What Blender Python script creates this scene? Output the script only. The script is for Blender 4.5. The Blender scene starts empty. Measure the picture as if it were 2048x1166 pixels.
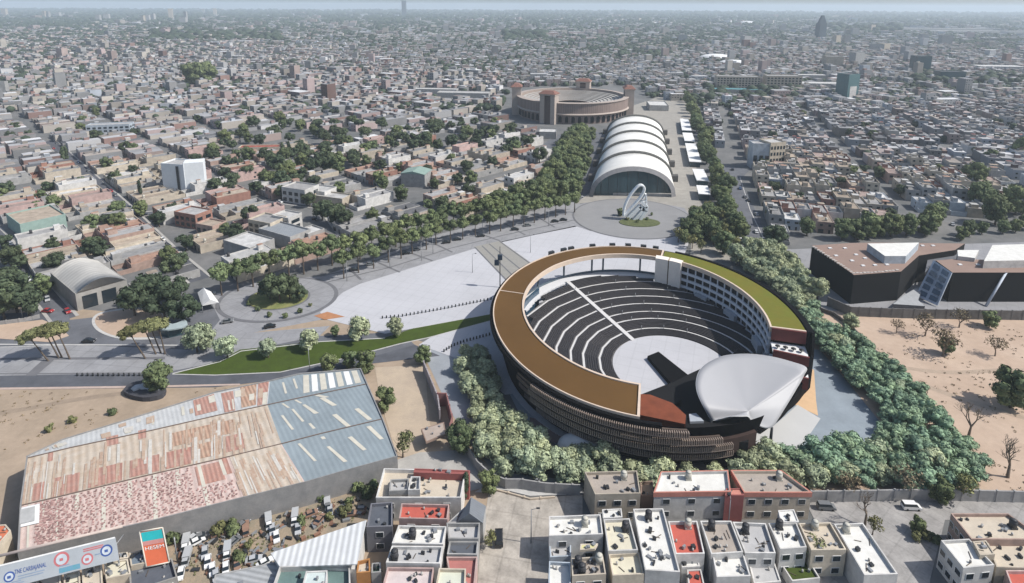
import bpy, bmesh, math, random
from mathutils import Matrix, Vector, noise
from mathutils.geometry import tessellate_polygon
R=math.radians; rnd=random.Random(7)
SC=bpy.context.scene; COL=SC.collection
# ---------------------------------------------------------------- camera
F=1200.; CX=1024.; CY=269.; PIT=R(12.1); ROLL=.0039; H=120.
cp,sp,cr,sr=math.cos(PIT),math.sin(PIT),math.cos(ROLL),math.sin(ROLL)
camd=bpy.data.cameras.new('camera'); cam=bpy.data.objects.new('camera',camd); COL.objects.link(cam)
fw=Vector((0,cp,-sp)); up=Vector((0,sp,cp)); rt=Vector((1,0,0))
lx=rt*cr+up*sr; ly=up*cr-rt*sr
cam.matrix_world=Matrix(((lx.x,ly.x,-fw.x,0),(lx.y,ly.y,-fw.y,0),(lx.z,ly.z,-fw.z,H),(0,0,0,1)))
camd.sensor_width=36; camd.lens=36*F/2048; camd.shift_y=-(583-CY)/2048
camd.clip_start=1; camd.clip_end=80000
SC.camera=cam
def G(px,py,z=0.):
    "ground (or height z) position of a spot surveyed from the photograph (2048 x 1166)"
    x=(px-CX)/F; y=-(py-CY)/F
    x,y=x*cr-y*sr, x*sr+y*cr
    t=(z-H)/(-sp+y*cp)
    return Vector((x*t,(cp+y*sp)*t,z))
def PX(X,Y,Z=0.):
    Z-=H; d=Y*cp-Z*sp; u=Y*sp+Z*cp
    if d<1: return (-9999,9999)
    x=X/d; y=u/d; x,y=x*cr+y*sr,-x*sr+y*cr
    return (CX+F*x,CY-F*y)
def SCL(p): return F/(p.y*cp+(H-p.z)*sp)
# ---------------------------------------------------------------- light
SUN_EL=R(47); SUN_AZ=R(-10)      # azimuth measured from +X (camera right) towards +Y
w=bpy.data.worlds.new('World'); SC.world=w; w.use_nodes=True
nt=w.node_tree; nt.nodes.clear()
sky=nt.nodes.new('ShaderNodeTexSky'); sky.sky_type='NISHITA'; sky.sun_disc=False
sky.sun_elevation=SUN_EL; sky.sun_rotation=R(90)-SUN_AZ; sky.air_density=1.0; sky.dust_density=1.8; sky.ozone_density=1
bg=nt.nodes.new('ShaderNodeBackground'); bg.inputs[1].default_value=.105
out=nt.nodes.new('ShaderNodeOutputWorld'); nt.links.new(sky.outputs[0],bg.inputs[0]); nt.links.new(bg.outputs[0],out.inputs[0])
sd=bpy.data.lights.new('sun','SUN'); sd.energy=4.1; sd.angle=R(.5); sd.color=(1,.965,.91)
so=bpy.data.objects.new('sun',sd); COL.objects.link(so)
so.rotation_euler=(Vector((math.cos(SUN_EL)*math.cos(SUN_AZ),math.cos(SUN_EL)*math.sin(SUN_AZ),math.sin(SUN_EL)))).to_track_quat('Z','Y').to_euler()
SC.view_settings.view_transform='Standard'; SC.view_settings.look='None'; SC.view_settings.exposure=.27; SC.view_settings.gamma=1
# ---------------------------------------------------------------- materials
MATS={}
def mat(name,col,rough=.85,var=.18,scale=.5,spec=.3,col2=None,metal=0,rand=0.,fine=0.,stripe=None,bump=0.,isl=0.,hue=None,grid=None):
    if name in MATS: return MATS[name]
    m=bpy.data.materials.new(name); m.use_nodes=True; n=m.node_tree; L=n.links; N=n.nodes
    b=N['Principled BSDF']; b.inputs['Roughness'].default_value=rough; b.inputs['Metallic'].default_value=metal
    b.inputs['Specular IOR Level'].default_value=spec
    g=N.new('ShaderNodeNewGeometry')
    no=N.new('ShaderNodeTexNoise'); no.inputs['Scale'].default_value=scale; no.inputs['Detail'].default_value=6; no.inputs['Roughness'].default_value=.65
    L.new(g.outputs['Position'],no.inputs['Vector'])
    ra=N.new('ShaderNodeMapRange'); ra.inputs[1].default_value=.3; ra.inputs[2].default_value=.7
    L.new(no.outputs[0],ra.inputs[0])
    mx=N.new('ShaderNodeMix'); mx.data_type='RGBA'
    c2=col2 or tuple(c*(1-var) for c in col)
    mx.inputs[6].default_value=(*c2,1); mx.inputs[7].default_value=(*(c*(1+var*.35) for c in col),1) if not col2 else (*col,1)
    L.new(ra.outputs[0],mx.inputs[0]); o=mx.outputs[2]
    def mul(o,src,lo,hi):
        r=N.new('ShaderNodeMapRange'); r.inputs[3].default_value=lo; r.inputs[4].default_value=hi; L.new(src,r.inputs[0])
        v=N.new('ShaderNodeVectorMath'); v.operation='SCALE'; L.new(o,v.inputs[0]); L.new(r.outputs[0],v.inputs['Scale']); return v.outputs[0]
    if rand:
        oi=N.new('ShaderNodeObjectInfo')
        if hue:
            mh=N.new('ShaderNodeMix'); mh.data_type='RGBA'; mh.inputs[7].default_value=(*hue,1); L.new(o,mh.inputs[6])
            fr_=N.new('ShaderNodeMath'); fr_.operation='MULTIPLY'; fr_.inputs[1].default_value=7.31; L.new(oi.outputs['Random'],fr_.inputs[0])
            f2_=N.new('ShaderNodeMath'); f2_.operation='FRACT'; L.new(fr_.outputs[0],f2_.inputs[0])
            f3_=N.new('ShaderNodeMath'); f3_.operation='MULTIPLY'; f3_.inputs[1].default_value=.55; L.new(f2_.outputs[0],f3_.inputs[0]); L.new(f3_.outputs[0],mh.inputs[0]); o=mh.outputs[2]
        o=mul(o,oi.outputs['Random'],1-rand,1+rand*.6)
    if isl: o=mul(o,g.outputs['Random Per Island'],1-isl,1+isl)
    if fine:
        n2=N.new('ShaderNodeTexNoise'); n2.inputs['Scale'].default_value=scale*9; n2.inputs['Detail'].default_value=4; L.new(g.outputs['Position'],n2.inputs['Vector'])
        o=mul(o,n2.outputs[0],1-fine,1+fine)
    if grid:
        sx=N.new('ShaderNodeSeparateXYZ'); vr=N.new('ShaderNodeVectorRotate'); vr.rotation_type='Z_AXIS'; vr.inputs['Angle'].default_value=grid[2]; L.new(g.outputs['Position'],vr.inputs['Vector']); L.new(vr.outputs[0],sx.inputs[0])
        for k in (0,1):
            a=N.new('ShaderNodeMath'); a.operation='DIVIDE'; a.inputs[1].default_value=grid[0]; L.new(sx.outputs[k],a.inputs[0])
            b_=N.new('ShaderNodeMath'); b_.operation='FRACT'; L.new(a.outputs[0],b_.inputs[0])
            c_=N.new('ShaderNodeMath'); c_.operation='GREATER_THAN'; c_.inputs[1].default_value=.07/1; L.new(b_.outputs[0],c_.inputs[0]); o=mul(o,c_.outputs[0],1-grid[1],1)
    if stripe:   # (direction x, y, wavelength m, amount)
        dx,dy,wl,am=stripe
        d=N.new('ShaderNodeVectorMath'); d.operation='DOT_PRODUCT'; d.inputs[1].default_value=(dx/wl*6.283,dy/wl*6.283,0); L.new(g.outputs['Position'],d.inputs[0])
        s=N.new('ShaderNodeMath'); s.operation='SINE'; L.new(d.outputs['Value'],s.inputs[0])
        s2=N.new('ShaderNodeMath'); s2.operation='MULTIPLY_ADD'; s2.inputs[1].default_value=.5; s2.inputs[2].default_value=.5; L.new(s.outputs[0],s2.inputs[0])
        o=mul(o,s2.outputs[0],1-am,1+am*.4)
        bn=N.new('ShaderNodeBump'); bn.inputs['Strength'].default_value=.35; bn.inputs['Distance'].default_value=.1; L.new(s2.outputs[0],bn.inputs['Height']); L.new(bn.outputs[0],b.inputs['Normal'])
    elif bump:
        bn=N.new('ShaderNodeBump'); bn.inputs['Strength'].default_value=bump; bn.inputs['Distance'].default_value=.3; L.new(no.outputs[0],bn.inputs['Height']); L.new(bn.outputs[0],b.inputs['Normal'])
    L.new(o,b.inputs['Base Color']); MATS[name]=m; return m
M_ASPH=mat('asphalt',(.135,.14,.155),var=.3,scale=.12,fine=.12)
M_ASPH2=mat('dark_asphalt',(.10,.105,.12),var=.3,scale=.15,fine=.12)
M_CONC=mat('concrete',(.40,.385,.36),var=.25,scale=.2,fine=.1)
M_CURB=mat('kerb_concrete',(.5,.49,.47),var=.2)
M_PLAZA=mat('plaza_white',(.47,.47,.49),var=.09,scale=.05,fine=.04,grid=(5,.07,.35))
M_PAVE=mat('plaza_paving',(.28,.28,.29),var=.18,scale=.15,fine=.08,grid=(4,.1,.6))
M_PAVEL=mat('light_paving',(.29,.29,.30),var=.25,scale=.12,fine=.1,grid=(7,.12,.1))
M_PAVED=mat('dark_paving',(.15,.15,.16),var=.15,scale=.3)
M_BLUE=mat('bluish_paving',(.26,.30,.335),var=.15,scale=.15,fine=.08)
M_SAND=mat('sandy_soil',(.50,.385,.295),var=.22,scale=.06,fine=.12,col2=(.40,.295,.22))
M_DIRT=mat('brown_dirt',(.40,.31,.23),scale=.08,fine=.15,col2=(.28,.22,.16))
M_GRASS=mat('lawn_grass',(.055,.085,.008),scale=.25,fine=.25,col2=(.04,.06,.007))
M_DRYG=mat('dry_grass',(.26,.25,.10),scale=.3,fine=.3,col2=(.13,.16,.05))
M_GROUND=mat('city_ground',(.19,.185,.18),scale=.03,fine=.25,col2=(.10,.105,.105))
M_WHITE=mat('white_paint',(.74,.74,.73),var=.15,scale=.3)
M_BLACK=mat('black_cladding',(.006,.006,.007),var=.3,rough=.85,spec=.08)
M_DARK=mat('dark_metal',(.035,.037,.04),rough=.5)
M_GLASS=mat('dark_glass',(.02,.028,.035),rough=.12,spec=.6,var=.1)
M_GLASSB=mat('teal_glass',(.03,.07,.085),rough=.15,spec=.6,var=.3,scale=.1)
M_STEEL=mat('grey_steel',(.30,.31,.32),rough=.45,metal=.3)
M_BARK=mat('bark',(.11,.085,.065),var=.35,scale=2)
M_RUBBER=mat('tyre_rubber',(.02,.02,.02))
def leafm(name,c,c2,rand=.3):
    m=mat(name,c,col2=c2,scale=.35,rand=rand,isl=.38,hue=(c[0]*1.22,c[1]*1.06,c[2]*.85) if rand else None,rough=.7,spec=.15); return m
L_SAGE=leafm('leaves_sage',(.35,.405,.275),(.24,.295,.185))
L_TEAL=leafm('leaves_deep_green',(.235,.34,.235),(.15,.24,.155))
L_MID=leafm('leaves_mid_green',(.15,.19,.095),(.088,.12,.058))
L_PINE=leafm('leaves_dark_green',(.078,.105,.062),(.042,.062,.036))
L_OLIVE=leafm('leaves_olive',(.20,.21,.10),(.13,.145,.065))
L_DRY=leafm('leaves_dusty',(.22,.18,.12),(.14,.12,.075))
# ---------------------------------------------------------------- mesh helpers
class MB:
    def __init__(s): s.v=[]; s.f=[]; s.m=[]; s.sm=[]
    def add(s,vs,fs,mi=0,smooth=False):
        o=len(s.v); s.v+=[tuple(v) for v in vs]
        for f in fs: s.f.append(tuple(i+o for i in f)); s.m.append(mi); s.sm.append(smooth)
    def box(s,x0,y0,z0,x1,y1,z1,mi=0,top=None):
        s.add([(x0,y0,z0),(x1,y0,z0),(x1,y1,z0),(x0,y1,z0),(x0,y0,z1),(x1,y0,z1),(x1,y1,z1),(x0,y1,z1)],[(0,3,2,1),(0,1,5,4),(1,2,6,5),(2,3,7,6),(3,0,4,7)],mi)
        s.add([(x0,y0,z1),(x1,y0,z1),(x1,y1,z1),(x0,y1,z1)],[(0,1,2,3)],mi if top is None else top)
    def obox(s,c,ux,uy,lx_,ly_,z0,z1,mi=0,top=None):
        "oriented box: base-centre c, unit vectors ux uy, half sizes"
        P=[Vector((c[0],c[1],0))+ux*(a*lx_)+uy*(b*ly_) for a,b in((-1,-1),(1,-1),(1,1),(-1,1))]
        s.prism(P,z0,z1,mi,top)
    def prism(s,P,z0,z1,mi=0,top=None,bottom=True):
        P=ccw(P); n=len(P)
        vs=[(p[0],p[1],z0) for p in P]+[(p[0],p[1],z1) for p in P]
        s.add(vs,[(i,(i+1)%n,n+(i+1)%n,n+i) for i in range(n)]+([tuple(range(n-1,-1,-1))] if bottom else []),mi)
        s.add([(p[0],p[1],z1) for p in P],[tuple(range(n))],mi if top is None else top)
    def tube(s,a,b,r0,r1,n=6,mi=0,cap=True):
        a=Vector(a); b=Vector(b); d=(b-a)
        if d.length<1e-6: return
        q=d.to_track_quat('Z','Y'); vs=[]
        for p,r in((a,r0),(b,r1)):
            for i in range(n):
                t=2*math.pi*i/n; vs.append(p+q@Vector((math.cos(t)*r,math.sin(t)*r,0)))
        s.add(vs,[(i,(i+1)%n,n+(i+1)%n,n+i) for i in range(n)]+([tuple(range(n,2*n)),tuple(range(n-1,-1,-1))] if cap else []),mi,True)
    def path(s,pts,r,n=4,mi=0):
        for a,b in zip(pts,pts[1:]): s.tube(a,b,r,r,n,mi,False)
    def build(s,name,mats,parent=None,loc=None):
        me=bpy.data.meshes.new(name); off=Vector(loc) if loc is not None else None; q=parent
        if parent is not None:
            off=Vector((0,0,0))
            while q is not None:
                off=off+q.location; q=q.parent
            if parent.get('_local'): off=None
        vs=s.v if off is None else [(x-off[0],y-off[1],z-off[2]) for x,y,z in s.v]
        me.from_pydata(vs,[],s.f)
        if not isinstance(mats,(list,tuple)): mats=[mats]
        for m in mats: me.materials.append(m)
        me.polygons.foreach_set('material_index',s.m); me.polygons.foreach_set('use_smooth',s.sm)
        me.update()
        o=bpy.data.objects.new(name,me); COL.objects.link(o)
        if parent is not None: o.parent=parent
        if loc is not None and parent is None: o.location=loc
        return o
def ccw(P):
    P=[Vector((p[0],p[1],0)) for p in P]
    a=sum(P[i].x*P[(i+1)%len(P)].y-P[(i+1)%len(P)].x*P[i].y for i in range(len(P)))
    return P if a>0 else P[::-1]
def inset(P,d):
    P=ccw(P); n=len(P); o=[]
    for i in range(n):
        a,b,c=P[i-1],P[i],P[(i+1)%n]; u=(b-a).normalized(); v=(c-b).normalized()
        nu=Vector((-u.y,u.x,0)); nv=Vector((-v.y,v.x,0)); k=1+nu.dot(nv)
        o.append(b+(nu+nv)*(d/max(k,.2)))
    return o
def setp(o,label,cat,group=None,kind=None):
    if label: o['label']=label
    if cat: o['category']=cat
    if group: o['group']=group
    if kind: o['kind']=kind
    return o
def thing(name,label,cat,loc=(0,0,0),group=None,rz=0,local=False):
    o=bpy.data.objects.new(name,None); COL.objects.link(o); o.location=loc; o.rotation_euler=(0,0,rz)
    if local: o['_local']=1
    o.empty_display_size=1
    return setp(o,label,cat,group)
_KC={}
def kids(o):
    if o.name not in _KC: _KC[o.name]=[(c,list(c.children)) for c in o.children]
    return _KC[o.name]
def copy_tree(o,loc,rz=0,s=(1,1,1),label=None,group=None,parts=None):
    r=o.copy(); COL.objects.link(r); r.location=loc; r.rotation_euler=(0,0,rz); r.scale=s
    if label: r['label']=label
    if group: r['group']=group
    for ch,gs in (parts if parts is not None else kids(o)):
        c=ch.copy(); COL.objects.link(c); c.parent=r
        for g in gs:
            d=g.copy(); COL.objects.link(d); d.parent=c
    return r
def smooth_poly(pts,closed=True,k=6):
    n=len(pts); o=[]
    rng=range(n) if closed else range(n-1)
    for i in rng:
        g=lambda j:pts[j%n] if closed else pts[max(0,min(n-1,j))]
        p0,p1,p2,p3=g(i-1),g(i),g(i+1),g(i+2)
        for t in range(k):
            t/=k; o.append(tuple(.5*(2*b+(c-a)*t+(2*a-5*b+4*c-d)*t*t+(3*b-a-3*c+d)*t**3) for a,b,c,d in zip(p0,p1,p2,p3)))
    if not closed: o.append(pts[-1])
    return o
def sheet(name,px,z,m,smooth=False,world=False,kind='structure',label=None,hgt=0):
    if smooth: px=smooth_poly(px)
    P=[Vector((p[0],p[1],0)) for p in px] if world else [G(*p) for p in px]
    P=ccw(P); n=len(P); T=tessellate_polygon([[Vector((p.x,p.y,0)) for p in P]]); F_=[]
    for t in T:
        a,b,c=(P[k] for k in t)
        F_.append(tuple(t) if (b.x-a.x)*(c.y-a.y)-(b.y-a.y)*(c.x-a.x)>0 else tuple(t)[::-1])
    vs=[(p.x,p.y,z) for p in P]
    if hgt: vs+=[(p.x,p.y,z-hgt) for p in P]; F_+=[(n+k,n+(k+1)%n,(k+1)%n,k) for k in range(n)]
    me=bpy.data.meshes.new(name); me.from_pydata(vs,[],F_); me.update()
    me.materials.append(m)
    o=bpy.data.objects.new(name,me); COL.objects.link(o); o['kind']=kind
    return o
def band(name,pts,width,z,m,world=False,closed=False,hgt=0,parent=None,kind='structure'):
    "strip of constant width along a centre line"
    P=[Vector((p[0],p[1],0)) for p in pts] if world else [G(*p) for p in pts]
    n=len(P); L=[];Rr=[]
    for i,p in enumerate(P):
        a=P[i-1] if (i>0 or closed) else p; b=P[(i+1)%n] if (i<n-1 or closed) else p
        t=(b-a); t=Vector((t.x,t.y,0)).normalized(); q=Vector((-t.y,t.x,0))*(width/2)
        L.append(p+q); Rr.append(p-q)
    mb=MB()
    for i in range(n if closed else n-1):
        j=(i+1)%n; q=[Rr[i],Rr[j],L[j],L[i]]
        if hgt: mb.add([(v.x,v.y,z) for v in q]+[(v.x,v.y,z-hgt) for v in q],[(0,1,2,3),(4,5,1,0),(6,7,3,2)],0)
        else: mb.add([(v.x,v.y,z) for v in q],[(0,1,2,3)],0)
    o=mb.build(name,m,parent)
    if parent is None: o['kind']=kind
    return o
def inside(x,y,P):
    c=False; j=len(P)-1
    for i in range(len(P)):
        if (P[i][1]>y)!=(P[j][1]>y) and x<(P[j][0]-P[i][0])*(y-P[i][1])/(P[j][1]-P[i][1])+P[i][0]: c=not c
        j=i
    return c
ONES='zeroth first second third fourth fifth sixth seventh eighth ninth tenth eleventh twelfth thirteenth fourteenth fifteenth sixteenth seventeenth eighteenth nineteenth'.split()
TENS={2:'twent',3:'thirt',4:'fort',5:'fift',6:'sixt',7:'sevent',8:'eight',9:'ninet'}
def ordw(n):
    if n<20: return ONES[n]
    if n<100: return TENS[n//10]+('ieth' if n%10==0 else 'y-'+ONES[n%10])
    return 'hundred-and-'+ordw(n-100) if n<200 else 'two-hundred-and-'+ordw(n-200)
def along(pts,step,off=0.,world=False):
    "points each STEP metres along a polyline"
    P=[Vector((p[0],p[1],0)) for p in pts] if world else [G(*p) for p in pts]
    o=[]; d=off
    for a,b in zip(P,P[1:]):
        l=(b-a).length; t=(b-a)/max(l,1e-6)
        while d<=l: o.append((a+t*d,math.atan2(t.y,t.x))); d+=step
        d-=l
    return o
# ================================================================ GROUND AND ROADS
g=MB(); g.box(-24000,-400,-.3,24000,32000,0); gr=g.build('ground',M_GROUND); gr['kind']='structure'
S=sheet
S('dirt_lot',[(-700,625),(90,612),(400,640),(700,640),(900,700),(960,900),(1010,985),(1000,1300),(-700,1300)],.02,M_DIRT)
S('brown_field',[(-900,778),(238,774),(380,772),(480,768),(330,810),(120,870),(40,905),(-900,1300)],.05,M_DIRT)
S('sandy_field',[(1640,622),(2500,622),(2500,985),(1600,985),(1600,700)],.03,M_SAND)
S('school_yard',[(1530,500),(2500,470),(2500,622),(1600,622)],.03,M_PAVE)
# left avenue: stacked lanes
S('avenue_road',[(-900,690),(0,678),(130,672),(200,690),(380,690),(500,680),(640,672),(800,664),(830,690),(740,722),(560,752),(340,778),(0,782),(-900,800)],.04,M_ASPH)
S('light_road',[(-900,705),(0,695),(150,690),(380,700),(480,668),(660,652),(640,672),(480,704),(440,724),(330,745),(0,752),(-900,765)],.07,M_PAVEL,smooth=False)
S('lower_road',[(-900,768),(0,752),(340,748),(480,750),(620,738),(740,715),(830,690),(880,712),(740,728),(620,752),(430,775),(0,780),(-900,800)],.08,M_ASPH2)
S('kerb_edge',[(-900,787),(0,776),(300,772),(480,768),(480,771),(300,776),(0,780),(-900,792)],.14,mat('pinkish_kerb',(.46,.36,.31)),hgt=.14)
for y0,y1 in ((716,720),(747,749)):
    S('road_line',[(-400,y0+4),(0,y0),(330,y0-2),(330,y1-1),(0,y1),(-400,y1+5)],.10,M_PAVED)
S('road_line',[(50,752),(95,712),(118,712),(72,752)],.11,M_PAVED)
S('road_line',[(-400,693),(0,688),(360,690),(360,692),(0,690),(-400,695)],.105,M_CURB)
S('side_street',[(-30,545),(0,540),(70,600),(100,640),(150,665),(60,690),(-300,690),(-300,640),(60,625)],.03,M_ASPH2)
S('junction_road',[(100,600),(130,600),(140,640),(320,620),(420,600),(440,640),(400,690),(100,690)],.06,M_ASPH)
S('dusty_verge',[(-300,650),(0,650),(85,640),(120,655),(138,672),(100,685),(0,678),(-300,690)],.16,M_SAND,hgt=.16)
S('dusty_island',[(190,640),(215,625),(300,618),(330,640),(330,670),(250,675),(205,662)],.17,M_SAND,smooth=True,hgt=.15)
S('kerb_ring',[(184,640),(210,623),(300,615),(336,640),(336,674),(250,679),(198,664)],.14,M_CURB,smooth=True,hgt=.12)
# plazas
WP=[(686,585),(720,568),(960,494),(1010,545),(1040,600),(1010,690),(985,640),(828,657),(770,668),(655,640),(640,625)]
S('white_plaza',WP,.10,M_PLAZA)
S('terrace_plaza',[(1000,484),(1150,452),(1180,462),(1385,466),(1350,560),(1090,700),(985,700),(990,560)],.09,M_PLAZA)
S('lower_plaza',[(985,640),(860,676),(838,690),(920,720),(1010,790),(1100,780)],.12,M_PLAZA)
S('grass_strip',[(985,628),(828,657),(770,676),(640,683),(480,700),(440,722),(345,748),(430,750),(560,744),(690,716),(800,687),(860,674),(985,640)],.16,M_GRASS,hgt=.1)
S('crosswalk_band',[(948,494),(1000,482),(1075,535),(1020,575),(1000,545)],.14,mat('beige_paving',(.29,.28,.255),var=.1))
for a in (((964,492),(1034,560)),((978,488),(1052,548)),((950,495),(1012,560)),((999,483),(1073,537))): band('paving_joint',[a[0],a[1]],.7,.17,M_PAVED)
S('orange_patch',[(628,632),(655,624),(690,634),(650,640)],.13,mat('orange_clay',(.42,.20,.10)))
S('bluish_court',[(1560,690),(1640,700),(1700,770),(1765,850),(1775,885),(1620,900),(1490,900),(1400,850),(1500,760)],.06,M_BLUE)
S('service_path',[(838,690),(870,700),(925,716),(935,790),(960,850),(980,905),(1010,945),(1170,965),(1170,975),(1000,958),(950,900),(905,830),(880,780),(862,740)],.06,mat('pale_blue_paving',(.29,.31,.335),var=.15,scale=.15,fine=.08))
S('forecourt_paving',[(960,720),(1020,790),(1050,850),(1130,900),(1260,900),(1300,860),(1100,760)],.07,M_BLUE)
S('entrance_paving',[(1395,905),(1490,878),(1548,852),(1595,810),(1641,838),(1600,898),(1500,915)],.12,mat('pale_paving',(.50,.50,.49),var=.06,scale=.1))
S('mauve_ramp',[(1060,835),(1085,842),(1180,885),(1150,900),(1090,880),(1058,852)],.13,mat('mauve_paving',(.22,.165,.16)))
S('ochre_terrace',[(1590,810),(1612,735),(1628,740),(1632,800),(1636,832)],.10,mat('ochre_paving',(.62,.42,.25),var=.08))
# round plaza on the left
LPc=Vector((-97.5,231,0)); LPa,LPb=24.5,20.
def ellip(c,a,b,n=72,rot=0): return [(c.x+a*math.cos(t)*math.cos(rot)-b*math.sin(t)*math.sin(rot),c.y+a*math.cos(t)*math.sin(rot)+b*math.sin(t)*math.cos(rot)) for t in [2*math.pi*i/n for i in range(n)]]
S('boulevard_paving',[(330,640),(420,590),(560,556),(640,553),(740,520),(880,468),(1040,428),(1150,398),(1160,408),(1230,395),(1385,400),(1385,470),(1150,460),(960,494),(720,570),(690,600),(640,640),(380,690)],.05,M_PAVE)
S('round_plaza',ellip(LPc,LPa,LPb),.15,M_PAVED,world=True)
S('round_plaza_paving',ellip(LPc,LPa*.93,LPb*.93),.19,M_PAVE,world=True)
S('round_plaza_edging',ellip(LPc,LPa*.53,LPb*.53),.22,M_PAVED,world=True)
for i in range(24):
    t=2*math.pi*i/24; band('paving_joint',[(LPc.x+LPa*.54*math.cos(t),LPc.y+LPb*.54*math.sin(t)),(LPc.x+LPa*.92*math.cos(t+.12),LPc.y+LPb*.92*math.sin(t+.12))],.25,.21,mat('joint_grey',(.22,.22,.23)),world=True)
S('grass_bed',ellip(LPc,LPa*.49,LPb*.49),.40,M_DRYG,world=True,hgt=.3)
RPc=Vector((70,331,0)); RPa,RPb=34.5,34.
S('round_plaza',ellip(RPc,RPa,RPb),.16,M_PAVED,world=True)
S('round_plaza_paving',ellip(RPc,RPa*.975,RPb*.97),.20,mat('grey_beige_paving',(.25,.248,.248),var=.1,scale=.1,fine=.04),world=True)
S('grass_bed',ellip(Vector((72.5,322,0)),11.5,7),.5,mat('bed_planting',(.13,.14,.06),scale=.6,fine=.4,col2=(.06,.08,.03)),world=True,hgt=.4)
# boulevard joints and beds
BL=[(690,552),(760,530),(880,487),(1000,462),(1150,426)]
band('paving_joint',[(640,568),(690,556),(780,535),(900,497),(1010,470),(1150,440)],.8,.10,M_PAVED)
band('paving_joint',[(640,553),(700,540),(880,476),(1010,448),(1140,418)],.8,.10,M_PAVED)
band('light_walk',[(660,580),(720,562),(850,520),(960,490),(1060,468),(1150,450)],5,.09,M_PAVEL)
for a,b in (((700,538),(722,560)),((745,520),(800,545)),((805,500),(865,522)),((858,482),(905,505)),((945,462),(1000,482)),((1010,448),(1050,470)),((1075,434),(1110,455))): band('paving_joint',[a,b],1.1,.12,M_PAVED)
# right avenue and promenade
S('right_avenue',[(1320,205),(1395,200),(1405,255),(1440,330),(1500,340),(1480,360),(1520,440),(1545,510),(1480,520),(1470,440),(1430,350),(1395,280),(1370,230)],.05,M_ASPH)
S('promenade_paving',[(1325,205),(1365,200),(1375,260),(1392,330),(1400,400),(1440,480),(1470,520),(1380,520),(1385,440),(1350,390),(1335,330),(1330,270)],.08,mat('tan_paving',(.33,.31,.275),var=.2,scale=.2,fine=.15))
S('hall_forecourt',[(1180,385),(1350,388),(1400,400),(1390,420),(1260,396),(1150,408)],.07,mat('tan_paving',(0,0,0)))
S('arena_forecourt',[(1240,220),(1330,190),(1395,190),(1400,240),(1330,262),(1240,262)],.06,mat('tan_paving',(0,0,0)))
S('left_lane',[(1085,290),(1110,270),(1180,262),(1215,268),(1195,330),(1180,400),(1150,405),(1075,400),(1085,340)],.06,M_ASPH)
# left diagonal streets
def street(nm,pts,wd,m=M_ASPH2):
    band(nm,pts,wd,.035,m)
    for s_ in (-1,1):
        P=[G(*p) for p in pts]; Q=[]
        for i,p in enumerate(P):
            a=P[max(i-1,0)]; b=P[min(i+1,len(P)-1)]; t=(b-a).normalized(); Q.append(p+Vector((-t.y,t.x,0))*s_*(wd/2+.6))
        band('pavement',Q,1.2,.16,M_CONC,world=True,hgt=.12)
STREETS=[([(100,282),(250,420),(330,500),(400,560)],8),([(-60,420),(0,480),(130,640)],7),([(270,430),(560,402)],7),([(560,402),(650,415),(705,483)],7)]
for p,wd in STREETS: street('street',p,wd)
# lower right streets
S('cul_de_sac',[(978,980),(1010,985),(1060,997),(1165,990),(1165,1030),(1100,1035),(1090,1300),(945,1300),(960,1100)],.08,mat('worn_concrete',(.43,.39,.34),var=.4,scale=.22,fine=.2,grid=(6,.14,.2)))
S('cul_de_sac_kerb',[(966,985),(978,978),(1015,982),(1060,993),(1165,988),(1165,976),(1040,978),(985,965),(950,985)],.2,M_CURB,hgt=.15)
S('alley_street',[(1600,985),(2500,985),(2500,1080),(1890,1040),(1860,1160),(1850,1300),(1600,1300),(1640,1060)],.08,mat('grey_concrete_road',(.34,.325,.31),var=.35,scale=.22,fine=.18,grid=(5,.12,.9)))
S('driveway_concrete',[(750,935),(840,905),(930,900),(985,935),(1010,965),(930,985),(760,945)],.09,M_CONC)
S('dirt_drive',[(750,735),(850,730),(855,800),(860,850),(900,900),(830,930),(790,900),(760,800)],.07,mat('tan_dirt',(.47,.38,.28),scale=.2,fine=.1,col2=(.38,.31,.24)))
S('scrapyard_soil',[(330,1070),(790,960),(740,1060),(600,1300),(300,1300)],.06,mat('scrap_soil',(.36,.27,.19),scale=.35,fine=.3,col2=(.22,.20,.15)))
def kerbs(name,px,wd=.35): band(name,px,wd,.18,M_CURB,hgt=.18)
kerbs('kerb',[(-400,703),(0,695),(150,690)]); kerbs('kerb',[(345,748),(440,724),(482,703),(640,684),(770,677)],.5)
kerbs('kerb',[(985,628),(828,657)],.3); kerbs('kerb',[(345,749),(430,751),(560,745),(690,717),(800,688),(860,675),(985,641)],.4)
kerbs('kerb',[(1600,1060),(1660,1052),(1740,1060)],.3)
kerbs('kerb',[(1480,355),(1500,420),(1540,505)],.5); kerbs('kerb',[(1440,335),(1470,440),(1482,518)],.5)
# bollards
bol=MB(); bol.tube((0,0,0),(0,0,.8),.24,.2,8); bol.tube((0,0,.8),(0,0,.95),.2,.05,8)
BOL=bol.build('bollard',M_DARK); first=True
for nm,pts,st,lab in (('a',[(765,637),(800,634),(880,620),(985,599)],1.55,'dark bollard in the long row across the white plaza'),('b',[(888,704),(905,693),(930,684),(985,669)],1.3,'dark bollard in the curved row on the lower plaza'),('c',[(155,752),(300,752)],1.7,'dark bollard in the row by the lower grey road')):
    for k,(p,_a) in enumerate(along(pts,st)):
        o=BOL if first else BOL.copy()
        if not first: COL.objects.link(o)
        first=False; o.location=(p.x,p.y,.1); o.scale=(1.25,1.25,1.2); setp(o,lab+', %s from its left end'%ordw(k+1),'bollard','bollards '+{'a':'across the white plaza','b':'on the lower plaza','c':'beside the lower road'}[nm])

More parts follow.
